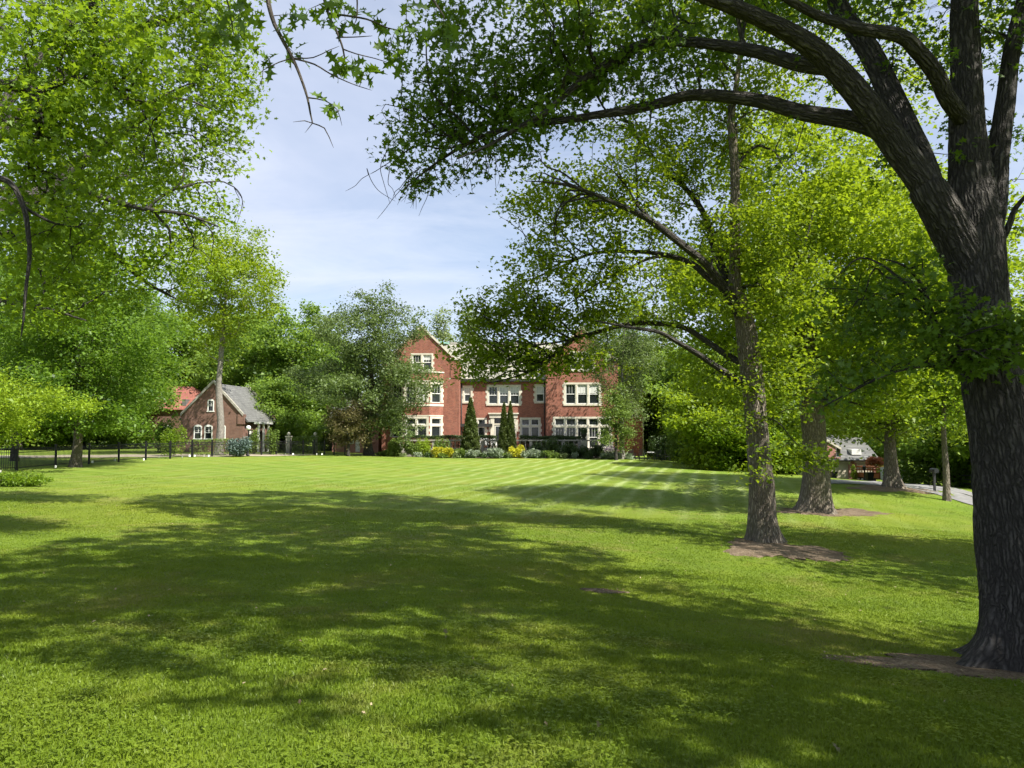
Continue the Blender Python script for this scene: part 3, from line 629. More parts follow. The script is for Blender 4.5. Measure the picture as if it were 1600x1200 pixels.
# --- an oak further left whose long low limbs close the gap above the cottage
rg = np.random.default_rng(18); YM = 22.0; bx, by = -17.6, 22.0; t = Tree((bx, by, gz(bx, by)))
t.limb([(bx,by,gz(bx,by)-.3),(bx,by,0),(bx+.1,by,3),(bx,by,6),(bx+.2,by,10),(bx,by,15)], [.55,.45,.42,.36,.25,.08], step=.2, att=False)
def at(px, py, Y): q = np.array(P(px, py, Y)); return int(np.argmin(((t.P[:t.n]-q)**2).sum(1)))
def lb(pts, rs, **k): return t.limb(pl(pts, YM), rs, rng=rg, **{'step':.16, **k})
lb([(-60,372,.4),(20,362,.8),(88,370,1),(140,376,1.2),(178,400,1.3),(210,430,1.4),(244,452,1.5),(280,470,1.6)], [.20,.18,.16,.14,.12,.10,.07,.04,.015], par=at(-124,400,22))
lb([(-40,300,-.5),(60,285,-.8),(140,300,-1),(210,320,-1.2),(280,330,-1.3),(335,350,-1.3)], [.18,.15,.12,.09,.07,.04,.015], par=at(-124,340,22))
lb([(-30,200,1),(60,190,1.6),(150,215,2),(230,240,2.3),(300,255,2.5)], [.16,.13,.11,.08,.05,.02], par=at(-124,260,22))
lb([(-20,470,0),(60,480,-.4),(130,500,-.6)], [.12,.09,.06,.02], par=at(-124,480,22))
A5 = np.concatenate([
 dens_mass([(250,330,90,45),(310,335,50,35,.9),(180,300,100,50),(90,320,90,60),(20,330,60,60),(120,400,100,45),(220,395,90,40,.9),(40,420,70,50),(260,440,70,35,.8),(150,460,80,35,.8),(60,490,80,40,.9),(330,300,30,22,.7),(200,260,120,40,.7),(100,240,90,50,.7),(300,420,35,30,.5)], 22.2, 1.7, 11.5, rg),
 inside(-17,22,13,5,4,3,200,rg)])
t.boughs(A5, 60, .05, 1, 4, .18, rg)
t.boughs(A5, 80, .022, .7, 2.4, .18, rg, .16)
t.grow(A5, bf=.08, step=.28, bend=.35, jit=.12, rng=rg)
finish(t, 'oak_tree', 'oak with long arching low limbs over the fence on the left, above the cottage', 'tree', None, M['bark'], M['oakl'], .13, 34, .24, T_QUAD, rt=.009, ex=.40, rmin=.007, flare=.6, sides=(24,9,5,3), seed=19)

# --- an oak just behind the camera, of which only one hanging spray shows at the top
rg = np.random.default_rng(9)
bx, by = -4.5, -3.5; b4 = (bx, by, gz(bx, by)); t = Tree(b4)
t.limb([(bx,by,b4[2]-.3),(bx,by,b4[2]+2),(bx+.1,by,6),(bx,by-.2,10),(bx+.1,by,14)], [.4,.34,.3,.2,.06], step=.2, att=False)
YB = 4.6
tw = lambda pts, rs, par, **k: t.limb(pl(pts, YB), rs, par=par, rng=rg, **{'step':.05, 'att':True, **k})
tw([(-300,-1500,-4),(200,-700,-1.5),(380,-250,-.3),(400,-60),(412,5),(428,40),(447,75),(460,105),(472,140),(477,165),(481,182)], [.1,.05,.03,.016,.012,.009,.008,.007,.006,.005,.004,.003], 22)
def nn(px, py): q = np.array(P(px, py, YB)); return int(np.argmin(((t.P[:t.n]-q)**2).sum(1)))
tw([(500,190,-.02),(508,205),(515,222)], [.003,.0025,.002,.0015], nn(481,182)); tw([(468,178),(450,180)], [.0025,.002,.0015], nn(481,176)); tw([(475,190),(469,198)], [.002,.0015,.001], nn(480,180))
tw([(500,145),(520,160),(528,186)], [.003,.0025,.002,.0015], nn(474,140)); tw([(503,158),(526,162)], [.002,.0015,.001], nn(510,152))
tw([(425,82),(400,95),(392,104)], [.003,.0025,.002,.0015], nn(447,77)); tw([(398,115),(391,128)], [.002,.0015,.001], nn(400,97))
tw([(482,85),(510,102),(545,118),(575,128)], [.004,.0035,.003,.002,.0015], nn(452,74)); tw([(480,74),(505,62),(522,55)], [.003,.0025,.002,.0015], nn(450,76))
tw([(470,-200),(490,-60),(503,0),(517,30),(528,60),(531,85),(525,100)], [.03,.014,.008,.006,.005,.004,.003,.002], nn(400,-60))
tw([(550,68),(578,75),(600,82)], [.003,.0025,.002,.0015], nn(528,60)); tw([(545,40),(575,38)], [.003,.0025,.002], nn(521,38)); tw([(565,10),(600,25),(640,32)], [.005,.004,.003,.002], nn(503,0))
tw([(600,-120),(660,-40),(690,5)], [.02,.01,.006,.003], nn(470,-200)); tw([(330,-80),(345,0),(352,40)], [.008,.005,.003,.002], nn(400,-60)); tw([(540,-60),(550,0),(545,20)], [.006,.004,.003,.002], nn(470,-200))
CL = [(437,12,6),(418,62,8),(458,58,8),(475,52,5),(532,15,8),(548,8,6),(590,40,8),(600,50,5),(540,28,5),(505,110,6),(512,128,7),(528,112,4),(560,90,8),(563,112,7),(553,135,5),(600,78,8),(612,95,6),(588,95,3),
      (345,30,10),(365,40,8),(352,5,9),(380,10,6),(345,55,6),(640,45,7),(655,60,7),(690,20,8),(665,30,6),(700,50,6),(620,15,6),(590,8,5),(480,-5,6),(510,-10,6),(450,-15,6),(560,-15,6),(640,0,6),(320,10,6),(400,-10,5)]
Cs = []; Ds = []
for px, py, k in CL:
    q = np.array(P(px, py-6, YB)) + rg.normal(size=3)*.05
    j = int(np.argmin(((t.P[:t.n]-q)**2).sum(1)))
    e = t.limb([q], [.002,.0012], par=j, step=.06, rng=rg, att=False)
    for _ in range(k):
        d = rg.normal(size=3)*[1,1,.6] + [0,0,-.45]; d /= np.linalg.norm(d); Cs.append(q + d*.012*rg.random()); Ds.append(d)
A4 = np.concatenate([inside(-6,-4,11,3.2,3,3.5,170,rg)]); 
root4 = None; t.att[:t.n] = t.att[:t.n]
hang_n = t.n; t.att[:t.n] = True
t.grow(A4, bf=.2, step=.4, rng=rg)
r = t.radii(.007, .4); r = np.where(r < .02, r*1.5, r)
root4 = empty('oak_tree', 'oak spray of lobed leaves and bare twigs hanging at the top against open sky', 'tree', t.base)
mobj('trunk', t.wood('trunk', M['twig'], r, .001, .6, 0, (24,8,6,5), seed=4), root4)
tips = [i for i in t.tips if i > hang_n]; t.tips = tips
mobj('crown', leaves_mesh('crown', t.leaf_pts(16, .3)-t.base[None], .13, M['oak'], T_QUAD), root4)
mobj('leaf_spray', leaves_mesh('leaf_spray', np.array(Cs)-t.base[None], .105, M['oak'], T_OAK, .25, rg, .3, np.array(Ds)), root4)

# ================================================================= generic trees
def auto_tree(name, label, cat, px, py, Y, H, W, bark, leaf, group=None, nsp=420, k=24, size=.2, spread=.38, r0=.3, clear=.25, lobes=9, seed=0, flare=.5, lean=(0,0), flat=1.0, base=None, ridge=0, sides=(16,8,5,3), rmin=.02, bushy=1.0, rt=.014, shape='round', templ=T_QUAD, hf=.5, low=None, crowntop=1.0):
    g = np.random.default_rng(seed)
    if base is None: x, y, _ = P(px, py, Y); b = (x, y, gz(x, y))
    else: b = base
    t = Tree(b); n = 7; zs = np.linspace(0, 1, n); pts = [(b[0], b[1], b[2]-.3)]
    for i, z in enumerate(zs): pts.append((b[0]+lean[0]*z*H + (g.normal()*.02*H*z if i else 0), b[1]+lean[1]*z*H+(g.normal()*.02*H*z if i else 0), b[2]+.05+z*H*.85))
    rs = [r0*1.1] + [r0*(1-z)**.8+.03 for z in zs]
    t.limb(pts, rs, step=.25 if r0 > .4 else .4, att=True, rng=g)
    for i in range(t.n): t.att[i] = t.P[i][2] > b[2]+clear*H*.8
    A = []; tot = 0
    L_ = []
    for i in range(lobes):
        u = (i+.5)/lobes; z = clear + (1-clear)*u
        if shape == 'round': rad = W/2*math.sin(PI*min(1, .12+.80*u))**.6
        elif shape == 'cone': rad = W/2*(1-u*.85)
        elif shape == 'vase': rad = W/2*(.35+.65*min(1, u*1.3))*(1 if u < .85 else .7)
        else: rad = W/2*(1-.55*u)
        rad *= g.uniform(.72, 1.22); a = i*2.4+g.uniform(-.7, .7); off = rad*g.uniform(.45, .75)
        L_.append((b[0]+lean[0]*z*H+off*math.cos(a), b[1]+lean[1]*z*H+off*math.sin(a), b[2]+z*H*.97, rad*.62, rad*.62*1.0, H*(1-clear)/lobes*1.25*flat+.2))
        L_.append((b[0]+lean[0]*z*H-off*math.cos(a), b[1]+lean[1]*z*H-off*math.sin(a), b[2]+z*H*.95, rad*.5, rad*.6, H*(1-clear)/lobes*1.0*flat+.2))
    vol = sum(l[3]*l[4]*l[5] for l in L_)
    for l in L_: A.append(inside(*l, max(3, int(nsp*l[3]*l[4]*l[5]/vol)), g, .25))
    A = np.concatenate(A)
    if low is not None: A = A[A[:,2] > b[2]+low]
    t.grow(A, bf=.25, step=.5, bend=.3, jit=.1, rng=g)
    return finish(t, name, label, cat, group, bark, leaf, size*1.12, int(k*bushy*1.75), spread, templ, rt, .42, rmin, flare, ridge, sides, seed=seed, hf=hf)
def copy_tree(root, label, loc, s, rz, group=None, leaf=None, sx=None, name=None):
    r = root.copy(); COL.objects.link(r); r.location = loc; r.scale = ((sx or s), (sx or s), s); r.rotation_euler[2] = rz
    r['label'] = label
    if group: r['group'] = group
    for ch in [o for o in bpy.data.objects if o.parent == root]:
        c = ch.copy(); COL.objects.link(c); c.parent = r
        if leaf and c.name.startswith('crown'):
            c.material_slots[0].link = 'OBJECT'; c.material_slots[0].material = leaf
    return r
def hpx(y0, y1, Y): return (y1-y0)*Y/F

# left side of the lawn
auto_tree('maple_tree', 'broad leafy maple behind the iron fence, trunk just left of the cottage', 'tree', 122, 700, 46, hpx(330,705,46), 11.5, M['bark2'], M['maple'], nsp=900, k=38, size=.17, spread=.42, r0=.25, clear=.10, lobes=11, seed=21, low=2.3, rmin=.015)
auto_tree('maple_tree', 'thin dark trunked tree at the left edge beyond the fence', 'tree', 26, 695, 52, hpx(330,700,52), 9, M['bark'], M['maple'], nsp=550, k=34, size=.19, spread=.42, r0=.22, flare=.2, clear=.24, seed=22, lobes=9)
auto_tree('dogwood_tree', 'small yellow green tree in full sun at the left edge', 'tree', -30, 690, 36, hpx(570,735,36), 8.0, M['bark2'], M['bright'], nsp=330, k=34, size=.12, spread=.28, r0=.14, clear=.38, lobes=6, seed=23, flat=.6, rmin=.008, rt=.008)
auto_tree('oak_tree', 'tall pale trunked tree standing in front of the brick cottage', 'tree', 343, 690, 66, hpx(345,700,66), 12.5, M['bark3'], M['oak2'], nsp=520, k=26, size=.20, spread=.42, r0=.33, clear=.46, lobes=9, seed=24, lean=(.01,0), rmin=.02, rt=.018, shape='vase', flare=.3)
# beside and in front of the house
dk = auto_tree('elm_tree', 'dark grey green tree beside the left gable of the brick house', 'tree', 577, 705, 73, hpx(438,705,73), 11.6, M['bark'], M['dull'], nsp=850, k=32, size=.20, spread=.42, r0=.42, clear=.09, lobes=11, seed=26, low=1.8, rmin=.02)
auto_tree('magnolia_tree', 'bronze leaved small tree under the dark tree left of the house', 'tree', 545, 700, 70, hpx(618,702,70), 4.6, M['bark'], M['rust'], nsp=160, k=24, size=.16, spread=.28, r0=.12, clear=.28, lobes=5, seed=27, rt=.01)
auto_tree('birch_tree', 'sparse grey green tree with pale trunk in front of the right gable', 'tree', 972, 705, 73, hpx(470,705,73), 8.4, M['bark3'], M['dull'], nsp=520, k=26, size=.16, spread=.4, r0=.22, clear=.22, lobes=10, seed=28, rmin=.02, rt=.016, shape='vase')
auto_tree('crabapple_tree', 'low leafy tree against the right gable beside the pale trunk', 'tree', 962, 702, 71, hpx(590,705,71), 3.8, M['bark'], M['shrub'], nsp=170, k=26, size=.15, spread=.3, r0=.12, clear=.22, lobes=6, seed=29, rt=.012)
# the old trees on the right lawn
auto_tree('oak_tree', 'massive old oak with flared trunk, behind the slender limbed oak', 'tree', 1270, 797, 29, hpx(165,800,29), 10.5, M['bark2'], M['oak2'], nsp=1300, k=32, size=.15, spread=.36, r0=.52, clear=.30, lobes=10, seed=30, flare=.62, ridge=.016, sides=(96,10,5,3), rmin=.012, rt=.012, hf=.34)
auto_tree('oak_tree', 'dark flared old trunk at the edge of the asphalt drive', 'tree', 1390, 760, 40, hpx(250,760,40), 14, M['bark2'], M['oak2'], nsp=900, k=34, size=.18, spread=.42, r0=.30, clear=.12, lobes=10, seed=31, low=2.6, flare=1.1, ridge=.014, sides=(72,10,5,3), rmin=.015, rt=.014, hf=.5)
auto_tree('ash_tree', 'thin straight young tree by the near end of the drive', 'tree', 1474, 781, 35.5, hpx(420,781,35.5), 6.2, M['bark2'], M['oakl'], nsp=420, k=30, size=.14, spread=.32, r0=.12, clear=.38, lobes=8, seed=32, rmin=.01, rt=.008, flare=.3)

# two oaks beyond the right edge of the view, whose crowns shade the near lawn
auto_tree('oak_tree', 'oak standing beyond the right edge, its shade lying over the near lawn', 'tree', 0, 0, 1, 17, 12, M['bark'], M['oak'], nsp=900, k=22, size=.2, spread=.4, r0=.4, clear=.42, lobes=7, seed=35, rmin=.02, base=(14.5, 0.3, gz(14.5, .3)))
auto_tree('oak_tree', 'second oak beyond the right edge, level with the slender oak', 'tree', 0, 0, 1, 19, 12, M['bark'], M['oak2'], nsp=700, k=20, size=.2, spread=.4, r0=.4, clear=.4, lobes=7, seed=36, rmin=.02, base=(21, 12.5, gz(21, 12.5)))

# ================================================================= woodland behind: a few kinds, copied
WG = 'trees of the woodland behind the houses'
def loc(px, Y): x = (px-CX)*Y/F; return (x, Y, gz(x, Y)-.1)
p1 = auto_tree('woodland_tree', 'tall mid green tree rising behind the cottage roof', 'tree', 455, 0, 96, 19, 13, M['bark2'], M['wood'], WG, nsp=420, k=46, size=.34, spread=.62, r0=.35, clear=.14, lobes=9, seed=41, rmin=.04, rt=.02, base=loc(455,96))
p2 = auto_tree('woodland_tree', 'round topped green tree to the right of the brick house', 'tree', 1090, 0, 82, 13.5, 12, M['bark'], M['wood'], WG, nsp=420, k=46, size=.32, spread=.6, r0=.3, clear=.06, lobes=8, seed=42, rmin=.04, rt=.02, base=loc(1090,82))
p3 = auto_tree('woodland_tree', 'pale feathery treetop showing above the ridge of the brick house', 'tree', 690, 0, 112, 21, 10, M['bark3'], M['pale'], WG, nsp=300, k=34, size=.32, spread=.6, r0=.3, clear=.3, lobes=9, seed=43, rmin=.03, rt=.02, base=loc(690,112), shape='cone')
p4 = auto_tree('woodland_tree', 'sunlit bushy tree filling the gap between the house and the slender oak', 'tree', 1130, 0, 62, 9.5, 9, M['bark2'], M['oak2'], WG, nsp=420, k=42, size=.24, spread=.45, r0=.22, clear=.04, lobes=7, seed=44, rmin=.03, rt=.016, base=loc(1130,62))
for src, px, Y, s, sx, rz, lf, lab in [
 (p1, 395, 104, 1.0, 1.0, 1.0, None, 'green tree just behind the right end of the cottage roof'),
 (p1, 505, 100, .80, .9, 2.0, None, 'lower wood tree left of the dark grey green tree'),
 (p1, 330, 114, 1.2, 1.0, 3.1, 'oakl', 'tall tree behind the front gable of the cottage'),
 (p1, 232, 110, 1.15, 1.1, 4.0, None, 'tall tree far behind the red tiled roof'),
 (p1, 130, 88, 1.15, 1.1, 5.0, 'maple', 'tall tree behind the broad maple'),
 (p1, 30, 80, 1.1, 1.1, .5, None, 'tall wood tree behind the thin trunk at the left edge'),
 (p1, -60, 84, 1.1, 1.1, 1.5, 'maple', 'woodland tree on the left edge beyond the drive'),
 (p2, 440, 84, .62, .7, .7, None, 'low round tree behind the clipped hedge and gate pier'),
 (p2, 520, 90, .75, .7, 2.2, 'maple', 'round tree behind the small red house'),
 (p2, 190, 88, .8, .85, 3.2, None, 'round tree left of the red roof'),
 (p2, 80, 84, .8, .9, 4.2, 'oakl', 'bushy tree behind the fence between the two left trunks'),
 (p2, -20, 80, .9, .9, 5.2, 'maple', 'bushy tree at the far left beyond the small sunlit tree'),
 (p3, 735, 116, 1.02, 1.1, 1.3, None, 'pale treetop over the middle of the house roof'),
 (p3, 985, 96, 1.02, 1.2, 2.4, 'wood', 'feathery tree rising behind the right gable'),
 (p3, 1040, 92, .9, 1.2, 3.3, 'pale', 'pale tree right of the right gable against the sky'),
 (p2, 1035, 88, .95, .9, 1.1, 'oak2', 'bright green tree at the right corner of the brick house'),
 (p2, 1160, 90, 1.12, 1.0, 2.6, 'oakl', 'tall round tree behind the trunk of the slender oak'),
 (p2, 1230, 84, 1.3, 1.0, 3.9, None, 'large wood tree between the slender oak and the massive old oak'),
 (p1, 1330, 100, 1.15, 1.0, 2.2, 'oakl', 'tall tree rising behind the garage roof'),
 (p1, 1250, 104, 1.15, .9, 4.4, None, 'tall dark tree left of the garage'),
 (p1, 1410, 88, 1.1, 1.0, 5.5, None, 'tall wood tree behind the van'),
 (p1, 1500, 88, 1.2, 1.1, .2, 'oakl', 'tall wood tree beyond the wooden fence'),
 (p1, 1590, 62, .95, 1.1, 1.9, None, 'wood tree beyond the drive behind the big right trunk'),
 (p2, 1490, 56, .85, .9, 5.0, 'wood', 'bushy tree over the wooden fence'),
 (p2, 1530, 56, .75, .8, .4, 'oakl', 'bushy tree at the right end of the wooden fence'),
 (p2, 1640, 48, .8, .8, 1.4, 'oakl', 'bushy tree at the right picture edge beyond the drive'),
 (p4, 1112, 68, .8, .7, 2.0, 'wood', 'low bushy tree to the right of the patio furniture'),
 (p4, 1185, 60, .75, .9, 3.0, 'oakl', 'low bushy tree seen just behind the slender oak trunk'),
 (p4, 1225, 68, .9, .9, 4.0, 'wood', 'bushy tree left of the garage gable'),
]:
    copy_tree(src, lab, loc(px, Y), s, rz, WG, M[lf] if lf else None, sx)
# the far wood, one mass
g = np.random.default_rng(77); pts = []
for a in np.linspace(-52, 52, 230):
    R_ = g.uniform(125, 165); x = R_*math.sin(math.radians(a)); y = R_*math.cos(math.radians(a)); z0 = gz(x, y); h = g.uniform(7, 12) + (3 if abs(a) > 12 else 0)
    pts.append(inside(x, y, z0+h*.5, g.uniform(4,6), 4, h*.55, 210, g, .5))
pts = np.concatenate(pts)
tag(mobj('woodland', leaves_mesh('woodland', pts, 1.15, M['wood'], T_OAKS, .7, g)), 'far woodland closing the view behind the houses', kind='stuff')
g = np.random.default_rng(78); pts = []
for i in range(46):
    u = i/45; x = 24+u*16; y = 92 - u*50; z0 = gz(x+8, y); pts.append(inside(x+8+g.normal()*1.5, y, z0+1.0, 1.6, 1.6, 1.3, 90, g, .3))
tag(mobj('undergrowth', leaves_mesh('undergrowth', np.concatenate(pts), .3, M['shrub'], T_QUAD, .7, g)), 'green undergrowth along the wooden fence', kind='stuff')

# ================================================================= buildings
def frame(ox, oy, dx, dy):
    """a wall frame: u along (dx,dy), z up, d outward (to the right-hand side of the direction)"""
    l = math.hypot(dx, dy); dx /= l; dy /= l; nx_, ny_ = dy, -dx
    return lambda u, z, d=0: (ox+dx*u+nx_*d, oy+dy*u+ny_*d, z)
def fbox(mb, fr, u0, u1, z0, z1, d0, d1):
    return mb.hexa([fr(u0,z0,d1), fr(u1,z0,d1), fr(u1,z0,d0), fr(u0,z0,d0), fr(u0,z1,d1), fr(u1,z1,d1), fr(u1,z1,d0), fr(u0,z1,d0)])
def clip(poly, a, b, c):                          # keep a*u+b*z<=c
    out = []
    for i in range(len(poly)):
        p, q = poly[i], poly[(i+1) % len(poly)]; fp = a*p[0]+b*p[1]-c; fq = a*q[0]+b*q[1]-c
        if fp <= 0: out.append(p)
        if fp*fq < 0: t = fp/(fp-fq); out.append((p[0]+(q[0]-p[0])*t, p[1]+(q[1]-p[1])*t))
    return out
def wall(mb, fr, u0, u1, z0, z1, holes=(), gable=None, rev=.22):
    """gable=(apex_u, apex_z, eave_z)"""
    us = sorted({u0, u1, *[h[0] for h in holes], *[h[1] for h in holes]}); top = gable[1] if gable else z1
    zs = sorted({z0, z1, top, *[h[2] for h in holes], *[h[3] for h in holes]})
    for i in range(len(us)-1):
        for j in range(len(zs)-1):
            a, b, c, d = us[i], us[i+1], zs[j], zs[j+1]
            if any(h[0] <= a+1e-6 and h[1] >= b-1e-6 and h[2] <= c+1e-6 and h[3] >= d-1e-6 for h in holes): continue
            p = [(a,c),(b,c),(b,d),(a,d)]
            if gable:
                au, az, ez = gable; k1 = (az-ez)/(au-u0); k2 = (az-ez)/(u1-au)
                p = clip(p, -k1, 1, ez-k1*u0); p = clip(p, k2, 1, ez+k2*u1) if len(p) > 2 else p
            if len(p) > 2: mb.poly([fr(u, z, 0) for u, z in p])
    for a, b, c, d in holes:
        mb.poly([fr(a,c,0), fr(a,d,0), fr(a,d,-rev), fr(a,c,-rev)]); mb.poly([fr(b,c,0), fr(b,c,-rev), fr(b,d,-rev), fr(b,d,0)])
        mb.poly([fr(a,c,0), fr(a,c,-rev), fr(b,c,-rev), fr(b,c,0)]); mb.poly([fr(a,d,0), fr(b,d,0), fr(b,d,-rev), fr(a,d,-rev)])
def window(root, fr, u0, u1, z0, z1, n, off, surround=.2, transom=None, mull=.16, sash=.07, stone=None, blind=0, rail=True, sill=True, proud=.035, doors=()):
    """stone surround and mullions, white sashes, panes, blinds"""
    stone = stone or M['stone']; s = MB(); w = MB(); g = MB(); bl = MB()
    e = .004
    fbox(s, fr, u0-surround, u0, z0, z1, -.2, proud); fbox(s, fr, u1, u1+surround, z0, z1, -.2, proud)
    fbox(s, fr, u0-surround, u1+surround, z1, z1+surround*.9, -.2, proud)
    if sill: fbox(s, fr, u0-surround-.04, u1+surround+.04, z0-.2, z0, -.2, proud+.05)
    # long-and-short quoins of the surround
    if surround > .1:
        k = 0; z = z0
        while z + .3 < z1:
            if k % 2 == 0: fbox(s, fr, u0-surround-.12, u0-surround, z, z+.3, -.1, proud-.004); fbox(s, fr, u1+surround, u1+surround+.12, z, z+.3, -.1, proud-.004)
            z += .3; k += 1
    lw = ((u1-u0)-(n-1)*mull)/n
    for i in range(n-1): a = u0+(i+1)*lw+i*mull; fbox(s, fr, a, a+mull, z0+e, z1-e, -.18, proud-.01)
    if transom: fbox(s, fr, u0+e, u1-e, transom, transom+mull, -.17, proud-.014)
    for i in range(n):
        a = u0+i*(lw+mull); b = a+lw
        bands = [(z0, transom), (transom+mull, z1)] if transom else [(z0, z1)]
        for bi, (c, d) in enumerate(bands):
            if i in doors and bi == 0: c = c - doors[i] if isinstance(doors, dict) else c
            fbox(w, fr, a, a+sash, c, d, -.16, -.06); fbox(w, fr, b-sash, b, c, d, -.16, -.06)
            fbox(w, fr, a+sash, b-sash, c, c+sash, -.158, -.062); fbox(w, fr, a+sash, b-sash, d-sash, d, -.158, -.062)
            if rail and d-c > 1.1:
                m = c+(d-c)*.5; fbox(w, fr, a+sash, b-sash, m-.035, m+.035, -.156, -.064)
                for q in (1/3, 2/3):              # glazing bars in the upper sash
                    x = a+sash+(lw-2*sash)*q; fbox(w, fr, x-.012, x+.012, m+.035, d-sash, -.14, -.09)
            fbox(g, fr, a+sash, b-sash, c+sash, d-sash, -.15, -.12)
            if blind and d-c > 1.1 and (i*7+int(u0*3)) % 3 != 0:
                fbox(bl, fr, a+sash+.01, b-sash-.01, d-sash-(d-c)*blind, d-sash, -.118, -.110)
    o = s.build('window', stone, root, off=off)
    w.build('sash', M['white'], o, off=off); g.build('pane', M['glass'], o, off=off)
    if bl.v: bl.build('blind', M['blind'], o, off=off)
    return o

# ---- the brick house
HY0 = 80.0; GZ = -1.45
def hx(px, Y=HY0): return (px-CX)*Y/F
def hz(py, Y=HY0): return EYE-(py-HY)*Y/F
off = (0, HY0, GZ)
house = empty('brick_house', 'large three storey red brick house with stone mullioned windows and twin gables', 'house', off)
b = MB()
LX0, LX1, LA = hx(597), hx(717.5), hx(657.5); eave = hz(566); apex = hz(510)
fl = frame(LX0, HY0, 1, 0); W3 = [hx(644)-LX0, hx(674)-LX0, hz(578), hz(554)]
wall(b, fl, 0, LX1-LX0, GZ, eave, [tuple(W3)], (LA-LX0, apex, eave))
RX0, RX1 = hx(853.5), hx(966); RA = hx(910); frr = frame(RX0, HY0, 1, 0)
R3 = (hx(892)-RX0, hx(926)-RX0, hz(577.5), hz(551)); R2 = (hx(884)-RX0, hx(936)-RX0, hz(631), hz(600.5)); R1 = (hx(867)-RX0, hx(952)-RX0, hz(699), hz(654))
wall(b, frr, 0, RX1-RX0, GZ, eave, [R3, R2, R1], (RA-RX0, apex, eave))
YC = 82.0; CX0, CX1 = LX1, RX0; fc = frame(CX0, YC, 1, 0)
def cu(px): return hx(px, YC)-CX0
def cz(py): return hz(py, YC)
ceave = cz(592)
C2a = (cu(725.5), cu(735.5), cz(627.5), cz(605)); C2b = (cu(763.5), cu(811), cz(631), cz(604)); C2c = (cu(838), cu(850), cz(627.5), cz(603))
C1a = (cu(734), cu(758), cz(684), cz(655.5)); C1b = (cu(815), cu(842), cz(683), cz(655)); CD = (cu(772.5), cu(801), cz(705), cz(653))
wall(b, fc, 0, CX1-CX0, GZ, ceave, [C2a, C2b, C2c, C1a, C1b, CD])
EX1 = hx(1003, 83); fe = frame(RX1, 83, 1, 0); eeave = hz(610, 83)
E2 = (hx(980,83)-RX1, hx(992,83)-RX1, hz(650,83), hz(628,83))
wall(b, fe, 0, EX1-RX1, GZ, eeave, [E2])
for fr_, w_, h_ in ((frame(LX1, HY0, 0, 1), 14, eave), (frame(LX0, HY0+14, 0, -1), 14, eave), (frame(RX1, HY0, 0, 1), 14, eave), (frame(RX0, HY0+2, 0, -1), 2, eave), (frame(EX1, 83, 0, 1), 9, eeave)):
    wall(b, fr_, 0, w_, GZ, h_)
for x0, x1, Yb, h_ in ((LX0, RX1, 94, eave), (RX1, EX1, 92, eeave)): b.poly([(x0,Yb,GZ),(x0,Yb,h_),(x1,Yb,h_),(x1,Yb,GZ)])
for x0, xa, x1 in ((LX0, LA, LX1), (RX0, RA, RX1)): b.poly([(x1,94,eave),(xa,94,apex),(x0,94,eave)][::-1])
# kneeler blocks of brick at the gable feet
for x0, x1 in ((LX1-.95, LX1), (RX0, RX0+.95)): b.box(x0, x1, HY0-.06, HY0+.5, eave-1.7, eave+.28)
b.build('wall', M['brick'], house, off=off)
# roofs
def slope(mb, p): # p: four corners of a slab
    n = np.cross(np.array(p[1])-np.array(p[0]), np.array(p[3])-np.array(p[0])); n = n/np.linalg.norm(n)*.16
    if n[2] > 0: n = -n
    mb.hexa([tuple(np.array(q)+n) for q in p] + [tuple(q) for q in p])
rf = MB()
for x0, xa, x1 in ((LX0, LA, LX1), (RX0, RA, RX1)):
    slope(rf, [(x0,HY0+.25,eave),(xa,HY0+.25,apex),(xa,94,apex),(x0,94,eave)]); slope(rf, [(xa,HY0+.25,apex),(x1,HY0+.25,eave),(x1,94,eave),(xa,94,apex)])
rz_ = hz(537, 88)
slope(rf, [(LA+1,YC-.35,ceave-.02),(RA-1,YC-.35,ceave-.02),(RA-1,88,rz_),(LA+1,88,rz_)]); slope(rf, [(LA+1,88,rz_),(RA-1,88,rz_),(RA-1,94.2,eave),(LA+1,94.2,eave)])
slope(rf, [(RX1,82.7,eeave),(EX1+.3,82.7,eeave),(EX1+.3,87,eeave+.6),(RX1,87,eeave+.6)])
roof = rf.build('roof', M['slate'], house, off=off)
q_ = MB(); q_.box(LA+2.5, RA-2.2, 87.85, 88.15, rz_-.02, rz_+.2); q_.build('ridge_cap', M['stoned'], roof, off=off)
cp = MB(); cp.box(LA-.14, LA+.14, HY0+.3, 94, apex-.02, apex+.16);
slope(cp, [(LA+.8,85.5,apex-.75),(LA+2.3,87.9,rz_+.12),(LA+2.4,88.2,rz_+.15),(LA+.4,90,apex-.35)])
cp.build('copper_ridge', M['copper'], roof, off=off)
# gable copings
for fr_, w_, au in ((fl, LX1-LX0, LA-LX0), (frr, RX1-RX0, RA-RX0)):
    co = MB()
    for sgn in (-1, 1):
        ue = 0 if sgn < 0 else w_; t = .17
        co.prism([(au, apex+.26), (au, apex-.06), (ue-sgn*.75, eave+.52-.0), (ue-sgn*.75, eave+.80)] if sgn > 0 else [(au, apex+.26), (ue-sgn*.75, eave+.80), (ue-sgn*.75, eave+.52), (au, apex-.06)], fr_, -.3, .14)
        a = ue-.98 if sgn > 0 else -.08; fbox(co, fr_, a, a+1.06, eave+.282, eave+.46, -.55, .16)
    co.build('gable_coping', M['stone'], house, off=off)
gu = MB(); gu.box(CX0+.01, CX1-.01, YC-.52, YC-.38, ceave-.3, ceave-.1); gu.box(CX0+.01, CX1-.01, YC-.38, YC-.01, ceave-.32, ceave-.22)
gu.build('gutter', M['dark'], house, off=off)
